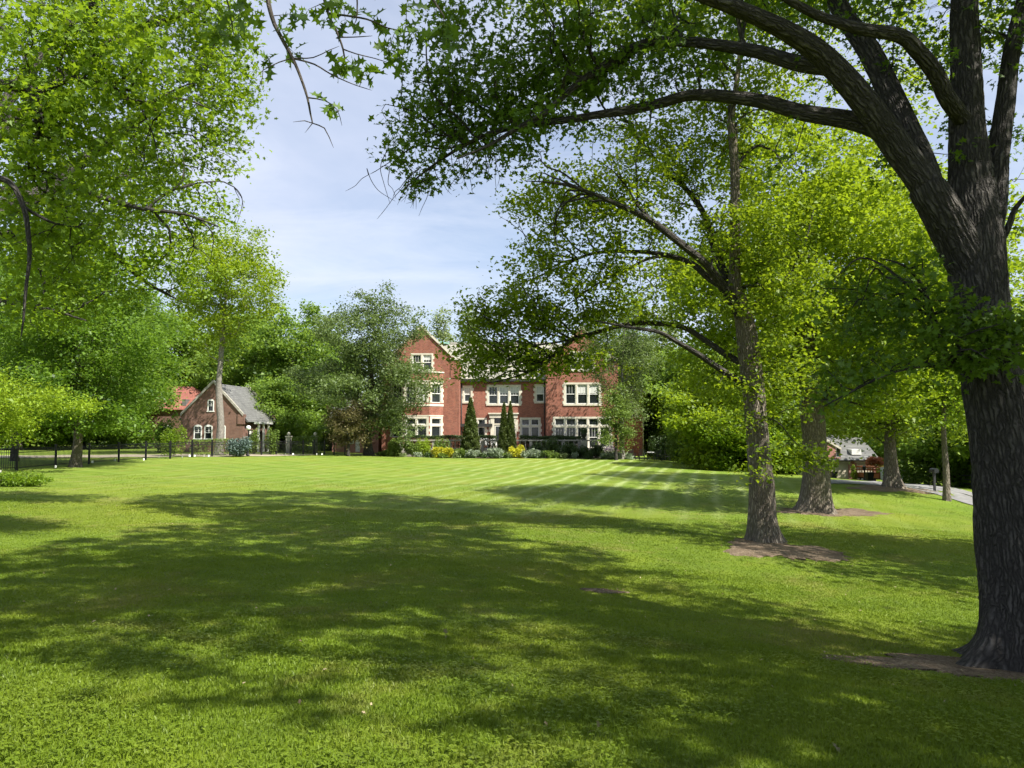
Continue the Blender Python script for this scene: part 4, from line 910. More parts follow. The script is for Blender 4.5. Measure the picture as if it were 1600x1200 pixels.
for x, yy, z1 in ((LX1+.12, YC-.12, ceave-.3), (RX0-.12, YC-.12, ceave-.3), (EX1+.08, 82.9, eeave)):
    MB().tube([(x,yy,GZ),(x,yy,z1)], .055, 8).build('downpipe', M['dark'] if x < EX1 else M['stone'], house, True, off=off)
# bay of the left gable: two storeys, canted
bx0, bx1 = hx(630.5,78.6), hx(671,78.6); wl, wr = hx(610), hx(692.5); YBy = 78.6
bay = MB(); bs = MB()
faces = [(frame(wl, HY0, bx0-wl, YBy-HY0), math.hypot(bx0-wl, HY0-YBy), 1), (frame(bx0, YBy, 1, 0), bx1-bx0, 2), (frame(bx1, YBy, wr-bx1, HY0-YBy), math.hypot(wr-bx1, HY0-YBy), 1)]
btop = hz(581.5, YBy); s1 = hz(595.6, YBy); s2 = hz(650, YBy)
bl_ = [(hz(629,YBy), hz(600,YBy)), (hz(683,YBy), hz(654,YBy))]
for fr_, w_, n_ in faces:
    m_ = .33 if n_ == 1 else .3
    wall(bay, fr_, 0, w_, GZ, btop, [(m_, w_-m_, z0, z1) for z0, z1 in bl_])
bay.poly([(wl,HY0,btop),(bx0,YBy,btop),(bx1,YBy,btop),(wr,HY0,btop)])
bayo = bay.build('bay', M['brick'], house, off=off)
for z0, z1, pr in ((btop, btop+.14, .10), (s1-.05, s1+.09, .08), (hz(634.5,YBy), hz(631,YBy), .05), (s2-.02, s2+.1, .04)):
    po = [(wl-pr, HY0), (bx0-pr*.6, YBy-pr), (bx1+pr*.6, YBy-pr), (wr+pr, HY0)]
    n0 = len(bs.v); bs.v += [(x,y,z0) for x,y in po]+[(x,y,z1) for x,y in po]; bs.f += [(n0,n0+1,n0+5,n0+4),(n0+1,n0+2,n0+6,n0+5),(n0+2,n0+3,n0+7,n0+6),(n0+4,n0+5,n0+6,n0+7),(n0+3,n0+2,n0+1,n0)]
bs.build('string_course', M['stone'], bayo, off=off)
for fr_, w_, n_ in faces:
    m_ = .33 if n_ == 1 else .3
    window(house, fr_, m_, w_-m_, *bl_[0], n_, off, .24, None, .2, blind=.85, sill=False)
    window(house, fr_, m_, w_-m_, *bl_[1], n_, off, .24, bl_[1][0]+1.15, .2, rail=False, sill=False)
window(house, fl, W3[0], W3[1], W3[2], W3[3], 2, off, .17, None, .22, blind=.3)
window(house, frr, *R3, 2, off, .17, None, .2, blind=.5); window(house, frr, *R2, 3, off, .22, None, .2, blind=.42)
window(house, frr, *R1, 5, off, .22, hz(667.5), .2, blind=0)
window(house, fc, *C2a, 1, off, .2, None, .2, blind=.5); window(house, fc, *C2b, 3, off, .22, None, .2, blind=.35); window(house, fc, *C2c, 1, off, .2, None, .2, blind=.5)
window(house, fc, *C1a, 2, off, .2, cz(667), .18, rail=False); window(house, fc, *C1b, 2, off, .2, cz(667), .18, rail=False)
window(house, fe, *E2, 1, off, .12)
# front door with its stone surround
d = MB(); u0, u1, z0, z1 = CD
for a, c in ((u0-.42, u0), (u1, u1+.42)): fbox(d, fc, a, c, z0, z1+.0, -.2, .16)
fbox(d, fc, u0-.55, u1+.55, z1, z1+.42, -.2, .22); fbox(d, fc, u0-.68, u1+.68, z1+.42, z1+.56, -.2, .34)
for a in (u0-.62, u1+.42): fbox(d, fc, a, a+.2, z1-1.5, z1-.2, -.1, .1)
fbox(d, fc, u0, u1, z1-.75, z1-.62, -.18, -.04)
ds = d.build('door_surround', M['stone'], house, off=off)
d = MB(); fbox(d, fc, u0+.02, u0+.98, z0, z1-.76, -.18, -.1); fbox(d, fc, u0+1.0, u1-.02, z0, z1-.76, -.18, -.1)
for a, c in ((u0+.14, u0+.86), (u0+1.12, u1-.14)): fbox(d, fc, a, c, z0+.2, z0+.9, -.1, -.07)
dr = d.build('door', M['door'], house, off=off)
d = MB(); [fbox(d, fc, a, c, z0+1.05, z1-.95, -.1, -.085) for a, c in ((u0+.16, u0+.84), (u1-.84-.02, u1-.16))]; fbox(d, fc, u0+.06, u1-.06, z1-.6, z1-.05, -.15, -.12)
d.build('pane', M['glass'], dr, off=off)
ln = MB(); ln.box(CX0+cu(0)*0+hx(768,YC)-CX0+CX0-.1, hx(768,YC)+.1, YC-.35, YC-.15, cz(667), cz(662)); ln.build('wall_lantern', M['dark'], house, off=off)

# ---- terrace: floor, balustrade, hedge, urn pillar
T0, T1 = hx(628,77.2), hx(955,77.2); TZ = -.45
tag(MB().box(T0-.4, T1+.4, 77.25, 81.96, GZ-.2, TZ).build('terrace', M['paving']), kind='structure')
bo = (0, 77, GZ); bal = empty('balustrade', 'low stone balustrade with open bays along the terrace', 'balustrade', bo)
bt = hz(687, 77)
s = MB(); s.box(T0, T1, 76.9, 77.2, GZ, TZ+.05); s.build('base_wall', M['stoned'], bal, off=bo)
s = MB(); s.box(T0-.05, T1+.05, 76.86, 77.24, bt-.14, bt); s.build('coping', M['stoned'], bal, off=bo)
nb = 13
for i in range(nb+1):
    x = T0+(T1-T0)*i/nb; MB().box(x-.16, x+.16, 76.93, 77.17, TZ+.05, bt-.14).build('pier', M['stoned'], bal, off=bo)
for i in range(nb):
    for j in range(1, 3): x = T0+(T1-T0)*(i+j/3)/nb; MB().box(x-.05, x+.05, 77.0, 77.1, TZ+.05, bt-.14).build('baluster', M['stoned'], bal, off=bo)
def leaf_box(name, label, cat, x0, x1, y0, y1, z0, z1, leaf, dens, size, rot=None, seed=0, group=None):
    """a clipped hedge: leaves over its whole thickness, thickest at the faces"""
    g = np.random.default_rng(seed); vol = (x1-x0)*(y1-y0)*(z1-z0); n = int(dens*((x1-x0)*(z1-z0)*2+(x1-x0)*(y1-y0)))
    q = g.random((n,3)); f = g.integers(0, 4, n)
    q[f==0,1] = g.random((f==0).sum())*.15; q[f==1,2] = 1-g.random((f==1).sum())**2*.2; q[f==2,1] = 1-g.random((f==2).sum())*.15
    p = q*[x1-x0, y1-y0, z1-z0] + [x0, y0, z0] + g.normal(size=(n,3))*.02
    p[:,2] += .05*np.sin(p[:,0]*1.7)*(q[:,2])
    b = ((x0+x1)/2, (y0+y1)/2, z0); o = mobj(name, leaves_mesh(name, p-np.array(b), size, leaf, T_QUAD, .4, g), loc=b); tag(o, label, cat, group); return o
leaf_box('hedge', 'clipped dark hedge on top of the terrace balustrade, left half', 'hedge', T0+.2, hx(775,77.6), 77.28, 77.9, TZ, bt+.40, M['dshrub'], 800, .09, seed=1)
leaf_box('hedge', 'clipped dark hedge along the terrace balustrade, right of the conifers', 'hedge', hx(812,77.6), hx(908,77.6), 77.28, 77.9, TZ, bt+.36, M['dshrub'], 800, .09, seed=2)
u = empty('urn', 'dark planted urn on a stone pillar in front of the right gable', 'urn', (hx(912,76.5), 76.5, GZ)); uo = u.location
MB().box(-.35, .35, -.35, .35, 0, hz(688,76.5)-GZ).build('pillar', M['stoned'], u)
zt = hz(688,76.5)-GZ
MB().lathe([(.18,zt),(.2,zt+.06),(.08,zt+.14),(.08,zt+.2),(.26,zt+.38),(.33,zt+.6),(.38,zt+.66),(.3,zt+.66)], k=20).build('bowl', M['dark'], u, True)
g = np.random.default_rng(5); mobj('planting', leaves_mesh('planting', inside(0,0,zt+.95,.38,.38,.36,500,g), .12, M['dshrub'], T_QUAD, .4, g), u)

# ---- shrubs
def shrub(name, label, cat, px, Y, wpx, top, leaf, n, size, shape='round', seed=0, group=None, bot=None, stems=True, z0=None):
    g = np.random.default_rng(seed+100); x = (px-CX)*Y/F; zb = gz(x, Y) if z0 is None else z0; w = wpx*Y/F/2; h = (EYE-(top-HY)*Y/F) - zb; h = max(h, .35)
    b = (x, Y, zb)
    if shape == 'cone':
        q = g.random(n)**.62; z = (1-q)*h; r = w*np.minimum(1, (1-z/h)**.72*1.02)*(.82+.22*g.random(n)); r *= 1-.28*np.exp(-z/(h*.05)); a = g.random(n)*2*PI
        r *= 1+.09*np.sin(a*5+z*4.2)+.07*np.sin(a*3-z*9)
        pts = np.stack([r*np.cos(a), r*np.sin(a), z+.05], 1)
        pts2 = np.stack([r*.6*np.cos(a), r*.6*np.sin(a), z], 1)[:n//3]; pts = np.concatenate([pts, pts2])
        d0 = np.stack([np.cos(np.r_[a, a[:n//3]])*.5, np.sin(np.r_[a, a[:n//3]])*.5, np.full(len(pts), 1.2)], 1)
    elif shape == 'blades':
        pts = np.stack([g.uniform(-w,w,n), g.uniform(-.4,.4,n), np.zeros(n)], 1); d0 = np.stack([g.normal(size=n)*.3, g.normal(size=n)*.3, np.full(n, 1.6)], 1)
    else:
        L_ = [(g.uniform(-.6,.6)*w, g.uniform(-.5,.5)*min(w,.8), h*g.uniform(.25,.75), g.uniform(.35,.55)*w, g.uniform(.3,.5)*min(w,1), h*g.uniform(.28,.42)) for _ in range(11)]
        pts = np.concatenate([inside(*l, n//11, g, .45) for l in L_]); pts[:,2] = np.abs(pts[:,2]); d0 = None
    root = empty(name, label, cat, b, group)
    mobj('foliage', leaves_mesh('foliage', pts, size, leaf, T_QUAD, .5 if shape != 'cone' else .0, g, .1 if d0 is None else -.2, d0), root)
    if stems and shape != 'blades':
        s = MB()
        if shape == 'cone': s.tube([(0,0,-.1),(.02,0,h*.5),(0,0,h*.88)], .09*w+.03, 7, .015)
        else:
            for i in range(6): a = g.uniform(0, 6.28); s.tube([(0.05*math.cos(a),.05*math.sin(a),-.05),(w*.25*math.cos(a),w*.2*math.sin(a),h*.4),(w*.5*math.cos(a),w*.4*math.sin(a),h*.75)], .025, 5, .008)
        s.build('stem', M['bark'], root, True)
    return root
shrub('conifer', 'single clipped conical evergreen left of the front door', 'conifer', 735.5, 75.6, 31, 622, M['cedar'], 13000, .13, 'cone', 1)
shrub('conifer', 'left one of the tight pair of conical evergreens by the front door', 'conifer', 787.5, 75.7, 20, 629, M['cedar'], 8500, .12, 'cone', 2)
shrub('conifer', 'right one of the tight pair of conical evergreens by the front door', 'conifer', 797.5, 75.7, 20, 628, M['cedar'], 8500, .12, 'cone', 3)
SH = [('yellow', 683, 74.3, 22, 699, 'small yellow shrub in the bed left of the single conifer'), ('yellow', 701, 74.3, 20, 699, 'yellow shrub just left of the foot of the single conifer'), ('yellow', 806, 74.3, 28, 697, 'bright yellow shrub below the pair of conifers'),
 ('shrub', 620, 75.2, 30, 686, 'light green rounded shrub at the left end of the bed'), ('shrub', 645, 75.4, 28, 690, 'grey green shrub below the bay window'), ('bright', 662, 75.6, 26, 684, 'lime green shrub below the bay window'), ('shrub', 690, 75.6, 26, 685, 'leafy shrub in front of the balustrade left of the single conifer'),
 ('shrub', 722, 74.2, 22, 701, 'low green shrub at the foot of the single conifer'), ('silver', 768, 74.2, 40, 700, 'silvery low shrub between the conifers'), ('silver', 740, 74, 20, 703, 'small silvery plant right of the single conifer'), ('silver', 833, 74.3, 26, 702, 'silvery green shrub right of the bright yellow shrub'),
 ('dshrub', 835, 75.8, 26, 690, 'dark shrub right of the pair of conifers'), ('dshrub', 860, 75.4, 34, 684, 'tall dark green shrub at the left corner of the right gable'), ('dshrub', 884, 75.2, 30, 691, 'dark shrub left of the urn pillar'), ('dshrub', 905, 74.8, 30, 698, 'low dark shrub at the foot of the urn pillar'), ('dshrub', 930, 75.2, 26, 694, 'dark shrub below the tall glazed doors'),
 ('shrub', 868, 74, 22, 706, 'low bright ground plant in front of the tall dark shrub'), ('shrub', 602, 74.6, 26, 704, 'low leafy plant at the left corner of the house'), ('shrub', 1060, 70, 44, 684, 'green shrub right of the patio furniture'), ('shrub', 1100, 68, 50, 680, 'broad green shrub on the lawn edge left of the slender oak'), ('dshrub', 1030, 78, 40, 680, 'dark shrub behind the patio furniture'), ('shrub', 1140, 66, 40, 690, 'rounded green shrub left of the slender oak trunk'),
 ('pale', 960, 74.2, 18, 704, 'pale low plant beside the irises')]
for i, (m_, px, Y, w_, top, lab) in enumerate(SH):
    shrub('shrub', lab, 'shrub', px, Y, w_, top, M[m_], int(1500+w_*55), .13, seed=10+i, group='shrubs of the garden bed')
for i, px in enumerate((612, 633, 655, 672, 692, 712, 730, 752, 782, 800, 822, 846, 858, 880, 896, 918, 940)):
    k_ = ('shrub','dshrub','silver','pale')[i*7 % 4]; nb_ = ['low grass clump','small leafy plant','silvery tuft','pale flowering plant'][i*7 % 4]
    shrub('border_plant', nb_+', '+'first second third fourth fifth sixth seventh eighth ninth tenth eleventh twelfth thirteenth fourteenth fifteenth sixteenth seventeenth'.split()[i]+' plant from the left along the front edge of the house bed', 'plant', px+(i*37 % 9)-4, 73.6+(i*13 % 5)*.12, 11+(i*29 % 9), 703+(i*17 % 6), M[k_], 330, .15, seed=200+i, group='low plants along the front edge of the bed', stems=False)
ir = shrub('iris_clump', 'clump of irises with sword leaves and mauve flowers', 'irises', 962, 73.6, 40, 704, M['silver'], 900, .62, 'blades', 60)
g = np.random.default_rng(61); mobj('flower', leaves_mesh('flower', inside(-.35,0,1.0,.9,.35,.3,160,g), .16, M['purple'], T_QUAD, .3, g), ir)
patch('flower_bed', 'dark mulch bed in front of the house', M['mulch'], hx(780,76), 76.3, 15.5, 2.2, 0, .03, 5, n=14, rough=.05)
bs_ = shrub('blue_spruce', 'low spreading blue spruce beside the cottage lamp', 'spruce', 376, 62, 37, 684, M['spruce'], 7000, .11, seed=70)
leaf_box('hedge', 'long low hedge in front of the brick cottage', 'hedge', hx(296,64), hx(362,64), 64, 64.8, gz(-24,64), hz(686.5,64), M['shrub'], 130, .11, seed=3)
leaf_box('hedge', 'clipped box hedge right of the round topped gate pier', 'hedge', hx(452,76), hx(500,76), 76, 77.2, gz(-19,76), hz(682,76), M['shrub'], 160, .12, seed=4)
shrub('shrub', 'round bush by the cottage porch', 'shrub', 424, 68, 24, 671, M['shrub'], 2600, .13, seed=71)
shrub('shrub', 'small bush between the cottage porch posts', 'shrub', 398, 69, 18, 673, M['shrub'], 1800, .13, seed=72)
shrub('shrub', 'sprawling light green weeds at the foot of the fence on the far left', 'plant', 25, 31, 120, 738, M['oakl'], 5200, .085, seed=73)
shrub('shrub', 'bright bush reaching over the fence in front of the cottage corner', 'shrub', 272, 62, 40, 668, M['oakl'], 2600, .13, seed=74)
shrub('shrub', 'tall dark bush at the left corner of the cottage', 'shrub', 262, 70, 40, 650, M['maple'], 3600, .16, seed=75)
shrub('shrub', 'ivy covered ground plant left of the massive old oak', 'shrub', 1232, 60, 40, 716, M['dshrub'], 2600, .15, seed=76)
shrub('maple_shrub', 'orange red leaved shrub over the red truck', 'shrub', 1366, 70, 34, 714, M['redleaf'], 1800, .14, seed=77, z0=hz(728,70))
shrub('shrub', 'yellow green potted shrub between the garage doors', 'shrub', 1332, 74.5, 12, 723, M['bright'], 900, .12, seed=78)

# ---- the brick cottage on the left
CO = (-30.3, 75.0, gz(-30, 76)); cg = CO[2]-.1
cot = empty('cottage', 'steep gabled brick cottage with grey slate roof', 'house', CO)
x0, x1, xa = hx(283,75), hx(380.5,75), hx(333,75); ez = hz(649,75); az = hz(597,75); Ln = 8.2; sk = .55
b = MB(); f1_ = frame(x0, 75, 1, 0)
w1 = (hx(305.5,75)-x0, hx(315,75)-x0, hz(685,75), hz(667,75)); w2 = (hx(322,75)-x0, hx(331.5,75)-x0, hz(685,75), hz(667,75)); w3 = (hx(326,75)-x0, hx(333,75)-x0, hz(642,75), hz(626.5,75)); w4 = (hx(343,75)-x0, hx(352,75)-x0, hz(685,75), hz(667,75))
wall(b, f1_, 0, x1-x0, cg, ez, [w1, w2, w3, w4], (xa-x0, az, ez))
lo = hz(666,75)
wall(b, frame(x1-.02, 75, sk, Ln), 0, math.hypot(sk, Ln), cg, ez-.1, [(1.6,2.5,cg+.2,cg+2.3),(3.6,4.8,cg+1.0,cg+2.2)])
wall(b, frame(x0+sk, 75+Ln, -sk, -Ln), 0, math.hypot(sk, Ln), cg, ez)
fb = frame(x1+sk, 75+Ln, -1, 0); wall(b, fb, 0, x1-x0, cg, ez, [], (x1-xa, az, ez))
b.box(x1-.55, x1+.12, 74.9, 75.5, ez-.9, ez+.1); b.box(x1+sk-.55, x1+sk+.12, 75+Ln-.4, 75+Ln+.2, ez-.9, ez+.1)
b.build('wall', M['brickd'], cot, off=CO)
r_ = MB(); ex = 1.05; kz = (az-ez)/(x1-xa)
slope(r_, [(xa,75.15,az-.1),(x1+.5,75.15,ez-.1-kz*.5),(x1+.5+sk,75+Ln,ez-.1-kz*.5),(xa+sk,75+Ln,az-.1)])
slope(r_, [(xa,75.15,az-.1),(xa+sk,75+Ln,az-.1),(x0+sk-.3,75+Ln,ez-.4),(x0-.3,75.15,ez-.4)])
cr = r_.build('roof', M['slateg'], cot, off=CO)
for oy, ox in ((0, 0), (Ln, sk)):
    c_ = MB()
    for a, z_ in ((x1, 1), (x0, -1)):
        dd = 0 if oy == 0 else .0
        fr_ = frame(ox, 75+oy, 1, 0)
        c_.prism([(xa,az+.22),(xa,az-.08),(a,ez-.08),(a,ez+.22)][::(1 if z_ > 0 else -1)], fr_, -.18, .16)
    c_.build('gable_coping', M['stoned'], cot, off=CO)
def archwin(root, fr, h, off):
    u0, u1, z0, z1 = h; s = MB(); c = (u0+u1)/2; R_ = (u1-u0)/2+.1
    fbox(s, fr, u0-.1, u0, z0, z1, -.2, .03); fbox(s, fr, u1, u1+.1, z0, z1, -.2, .03); fbox(s, fr, u0-.16, u1+.16, z0-.1, z0, -.2, .07)
    arc = [(c+R_*math.cos(q), z1+R_*.55*math.sin(q)) for q in np.linspace(0, PI, 11)]; s.prism(arc, fr, -.2, .03)
    m = (z0+z1)/2; fbox(s, fr, u0, u1, m-.03, m+.03, -.15, -.06); fbox(s, fr, c-.015, c+.015, m, z1, -.15, -.07)
    for q in (.33, .66): fbox(s, fr, u0, u1, m+(z1-m)*q-.012, m+(z1-m)*q+.012, -.149, -.071)
    o = s.build('window', M['white'], root, off=off); g = MB(); fbox(g, fr, u0, u1, z0, z1, -.18, -.14); g.build('pane', M['glass'], o, off=off)
for h in (w1, w2, w3, w4): archwin(cot, f1_, h, CO)
p_ = MB(); px0, px1 = x1+.5, x1+1.5
for yy in (76.2, 77.7, 79.2): p_.box(x1+1.1, x1+1.28, yy-.09, yy+.09, cg, ez-kz*.5-.32)
p_.box(x1+.9, x1+1.4, 75.6, 80, ez-kz*.5-.32, ez-kz*.5-.12); p_.build('porch', M['white'], cot, off=CO)
d_ = MB(); fr_ = frame(x1-.02, 75, sk, Ln); fbox(d_, fr_, 1.62, 2.48, cg+.2, cg+2.28, -.18, -.08); d_.build('door', M['white'], cot, off=CO)
d_ = MB(); fbox(d_, fr_, 3.62, 4.78, cg+1.02, cg+2.18, -.18, -.1); d_.build('pane', M['glass'], cot, off=CO)

# ---- the red roofed house behind the cottage
RO = (hx(300,92), 92.0, gz(-40, 92)); rr_ = empty('red_roof_house', 'house with a hipped red tile roof half hidden behind the cottage', 'house', RO)
x0, x1 = hx(225,92), hx(332,92); z0 = hz(640,92); z1 = hz(601,92)
MB().box(x0+.4, x1-.4, 92.4, 101, RO[2]-.3, z0).build('wall', M['brickd'], rr_, off=RO)
q = MB(); A_, B_, C_, D_ = (x0,92,z0),(x1,92,z0),(x1,101.5,z0),(x0,101.5,z0); E_, G_ = (hx(258,96),96.6,z1),(hx(298,96),96.6,z1)
q.poly([A_,B_,G_,E_]); q.poly([B_,C_,G_]); q.poly([C_,D_,E_,G_]); q.poly([D_,A_,E_]); q.poly([A_,D_,C_,B_]); q.build('roof', M['redtile'], rr_, off=RO)
q = MB(); q.box(hx(286,93), hx(292,93), 92.7, 94.5, z0+.5, z0+1.3); q.build('dormer', M['slateg'], rr_, off=RO)
fr_ = frame(x0+.4, 92.39, 1, 0)
for a in (2.0, 4.6, 7.0): archwin(rr_, fr_, (a, a+.9, RO[2]+1.2, RO[2]+2.6), RO)

# ---- the small red house seen under the dark tree
SO = (hx(545,84), 84.0, gz(-18, 84)); sh = empty('red_house', 'small red house with white window, glimpsed under the dark grey green tree', 'house', SO)
x0, x1 = hx(520,84), hx(592,84); z0 = hz(652,84)
b = MB(); f_ = frame(x0, 84, 1, 0); hh = [(hx(543,84)-x0, hx(552,84)-x0, hz(692,84), hz(678,84)), (hx(556,84)-x0, hx(563,84)-x0, SO[2]+.1, hz(680,84))]
wall(b, f_, 0, x1-x0, SO[2]-.3, z0, hh); wall(b, frame(x1, 84, 0, 1), 0, 7, SO[2]-.3, z0); wall(b, frame(x0, 91, 0, -1), 0, 7, SO[2]-.3, z0); b.poly([(x0,91,SO[2]-.3),(x0,91,z0),(x1,91,z0),(x1,91,SO[2]-.3)])
b.build('wall', M['brickp'], sh, off=SO); archwin(sh, f_, (hh[0][0], hh[0][1], hh[0][2], hh[0][3]-.05), SO)
d_ = MB(); fbox(d_, f_, hh[1][0], hh[1][1], hh[1][2], hh[1][3], -.16, -.06); d_.build('door', M['white'], sh, off=SO)
q = MB(); slope(q, [(x0-.3,83.6,z0),(x1+.3,83.6,z0),(x1+.3,87.5,z0+3),(x0-.3,87.5,z0+3)]); slope(q, [(x0-.3,87.5,z0+3),(x1+.3,87.5,z0+3),(x1+.3,91.4,z0),(x0-.3,91.4,z0)]); q.build('roof', M['slateg'], sh, off=SO)

# ---- the garage on the right
GY = 76.0; g0 = gz(34, 76)-.15; GO = (hx(1310,GY), GY, g0); ga = empty('garage', 'brick garage with pale doors and slate roof beyond the trees', 'garage', GO)
x0, x1 = hx(1205,GY), hx(1366,GY); ze = hz(718,GY); fr_ = frame(x0, GY, 1, 0)
D1 = (hx(1289,GY)-x0, hx(1323.5,GY)-x0, g0, hz(723,GY)); D2 = (hx(1336,GY)-x0, hx(1362,GY)-x0, g0, hz(723,GY)); D0 = (hx(1226,GY)-x0, hx(1262,GY)-x0, g0, hz(723,GY))
b = MB(); wall(b, fr_, 0, x1-x0, g0-.3, ze, [D0, D1, D2])
gx0, gx1, gxa = hx(1262,GY)-x0, hx(1316,GY)-x0, hx(1289,GY)-x0
zw = hz(714,GY)
wall(b, frame(x0, GY-.35, 1, 0), gx0+.6, gx1-.6, ze+.16, ze+1.2, [(hx(1302,GY)-x0, hx(1309,GY)-x0, hz(714,GY), hz(699,GY))], (gxa, hz(690,GY), ze+1.0))
wall(b, frame(x1, GY, 0, 1), 0, 8, g0-.3, ze); wall(b, frame(x0, GY+8, 0, -1), 0, 8, g0-.3, ze)
b.poly([(x0,GY+8,g0),(x0,GY+8,ze),(x1,GY+8,ze),(x1,GY+8,g0)])
b.build('wall', M['brickp'], ga, off=GO)
q = MB(); rz2 = ze+2.5; slope(q, [(x0-.3,GY-.4,ze-.02),(x1+.3,GY-.4,ze-.02),(x1+.3,GY+4,rz2),(x0-.3,GY+4,rz2)]); slope(q, [(x0-.3,GY+4,rz2),(x1+.3,GY+4,rz2),(x1+.3,GY+8.4,ze),(x0-.3,GY+8.4,ze)])
rr2 = q.build('roof', M['slateg'], ga, off=GO)
q = MB(); fz = frame(x0, GY-.36, 1, 0); za = hz(690,GY)
q.prism([(gxa,za+.25),(gxa,za),(gx0+.4,ze+1.0),(gx0+.4,ze+1.25)], fz, -.3, .1); q.prism([(gxa,za+.25),(gx1-.4,ze+1.25),(gx1-.4,ze+1.0),(gxa,za)], fz, -.3, .1); q.build('gable_coping', M['stone'], ga, off=GO)
q = MB(); a, c = hx(1331,GY), hx(1346,GY); q.box(a, c, GY+.3, GY+3, ze+.5, hz(702,GY)); q.build('dormer', M['white'], ga, off=GO)
q = MB(); fbox(q, fz, hx(1303,GY)-x0, hx(1308,GY)-x0, hz(713,GY), hz(700,GY), -.1, -.05); q.build('pane', M['glass'], ga, off=GO)
q = MB()
for h in (D0, D1, D2): fbox(q, fr_, h[0]-.2, h[1]+.2, h[3], h[3]+.3, -.1, .05)
q.build('lintel', M['stone'], ga, off=GO)
for h in (D0, D1, D2):
    q = MB(); n_ = 4; m_ = 4; fbox(q, fr_, h[0], h[1], h[2]+.02, h[3], -.2, -.12)
    for i in range(n_):
        for j in range(m_):
            a = h[0]+(h[1]-h[0])*i/n_; c = h[2]+(h[3]-h[2])*j/m_; fbox(q, fr_, a+.05, a+(h[1]-h[0])/n_-.05, c+.05, c+(h[3]-h[2])/m_-.05, -.12, -.095)
    q.build('garage_door', M['garage'], ga, off=GO)

# ================================================================= fences and small things
fp = [(30,700,735),(90,695,732),(142,692.5,727),(188,692,723.5),(230,691.5,720.5),(268,690.5,718),(302,690,715.5),(333,689.5,714.5),(361,689.5,713.7),(387,689.5,713.2),(410,689.5,712.8),(433,690,712.4),(455,690,712),(475,690.2,711.8),(492,690.4,711.6),(508,690.6,711.4),(523,690.8,711.2),(540,691,711)]
yf = np.interp([p[0] for p in fp], [-60,30,140,302,410,540], [34,42,49,60,67,73])
pp = [((p[0]-CX)*y/F, y) for p, y in zip(fp, yf)]
pp = [(pp[0][0]-1.9-(.0), pp[0][1]-3.6), *pp]; pp = [(pp[0][0]-1.9, pp[0][1]-3.6), *pp]
FO = (pp[2][0], pp[2][1], gz(*pp[2])); fence = empty('iron_fence', 'black iron picket fence curving along the left side of the lawn', 'fence', FO)
for x, y in pp:
    z = gz(x, y); s = MB(); s.box(x-.055, x+.055, y-.055, y+.055, z-.2, z+1.34); s.box(x-.07, x+.07, y-.07, y+.07, z+1.34, z+1.39); s.build('post', M['black'], fence, off=FO)
for i in range(len(pp)-1):
    (xa_, ya_), (xb_, yb_) = pp[i], pp[i+1]; s = MB(); L_ = math.hypot(xb_-xa_, yb_-ya_); n_ = int(L_/.115)
    for k in range(1, n_):
        t_ = k/n_; x, y = xa_+(xb_-xa_)*t_, ya_+(yb_-ya_)*t_; z = gz(x, y); s.box(x-.010, x+.010, y-.010, y+.010, z+.08, z+1.24)
    for h_ in (.16, 1.0, 1.2):
        s.tube([(xa_,ya_,gz(xa_,ya_)+h_),(xb_,yb_,gz(xb_,yb_)+h_)], .02, 4)
    s.build('picket_panel', M['black'], fence, off=FO)
# little white marker flags along the fence
def flag(px, py, lab, h=.24):
    x, y, z = gp(px, py, 20, 75); o = empty('marker_flag', lab, 'marker flag', (x,y,z), 'white marker flags along the iron fence', rz=px*.7)
    MB().tube([(0,0,-.05),(0,0,h)], .006, 5).build('stem', M['black'], o); s = MB(); s.hexa([(0,0,h-.16),(.15,.01,h-.14),(.15,.016,h-.14),(0,.006,h-.16),(0,0,h),(.13,.03,h-.01),(.13,.036,h-.01),(0,.006,h)]); s.build('cloth', M['flagw'], o)
FL = [(6,741,'white marker flag at the left edge under the fence'),(89,733,'white marker flag at the foot of the second fence post'),(149,725,'large white marker flag right of the third fence post'),(184,722,'white marker flag at the foot of the fourth fence post'),(226,721,'white marker flag at the foot of the fifth fence post'),(250,717,'white marker flag midway between two fence posts left of the cottage'),
 (286,717,'white marker flag below the left corner of the cottage'),(297,715,'left one of two close white flags below the cottage windows'),(305,715,'right one of two close white flags below the cottage windows'),(321,715,'white marker flag below the second cottage window'),(329,715,'white marker flag just left of the pale trunk'),(381,713.5,'white marker flag below the blue spruce'),(447,712.5,'white marker flag below the gate pier'),(458,712,'white marker flag under the clipped box hedge'),(495,712,'white marker flag near the right end of the fence'),(503,712,'last white marker flag at the right end of the fence')]
for a in FL: flag(*a)
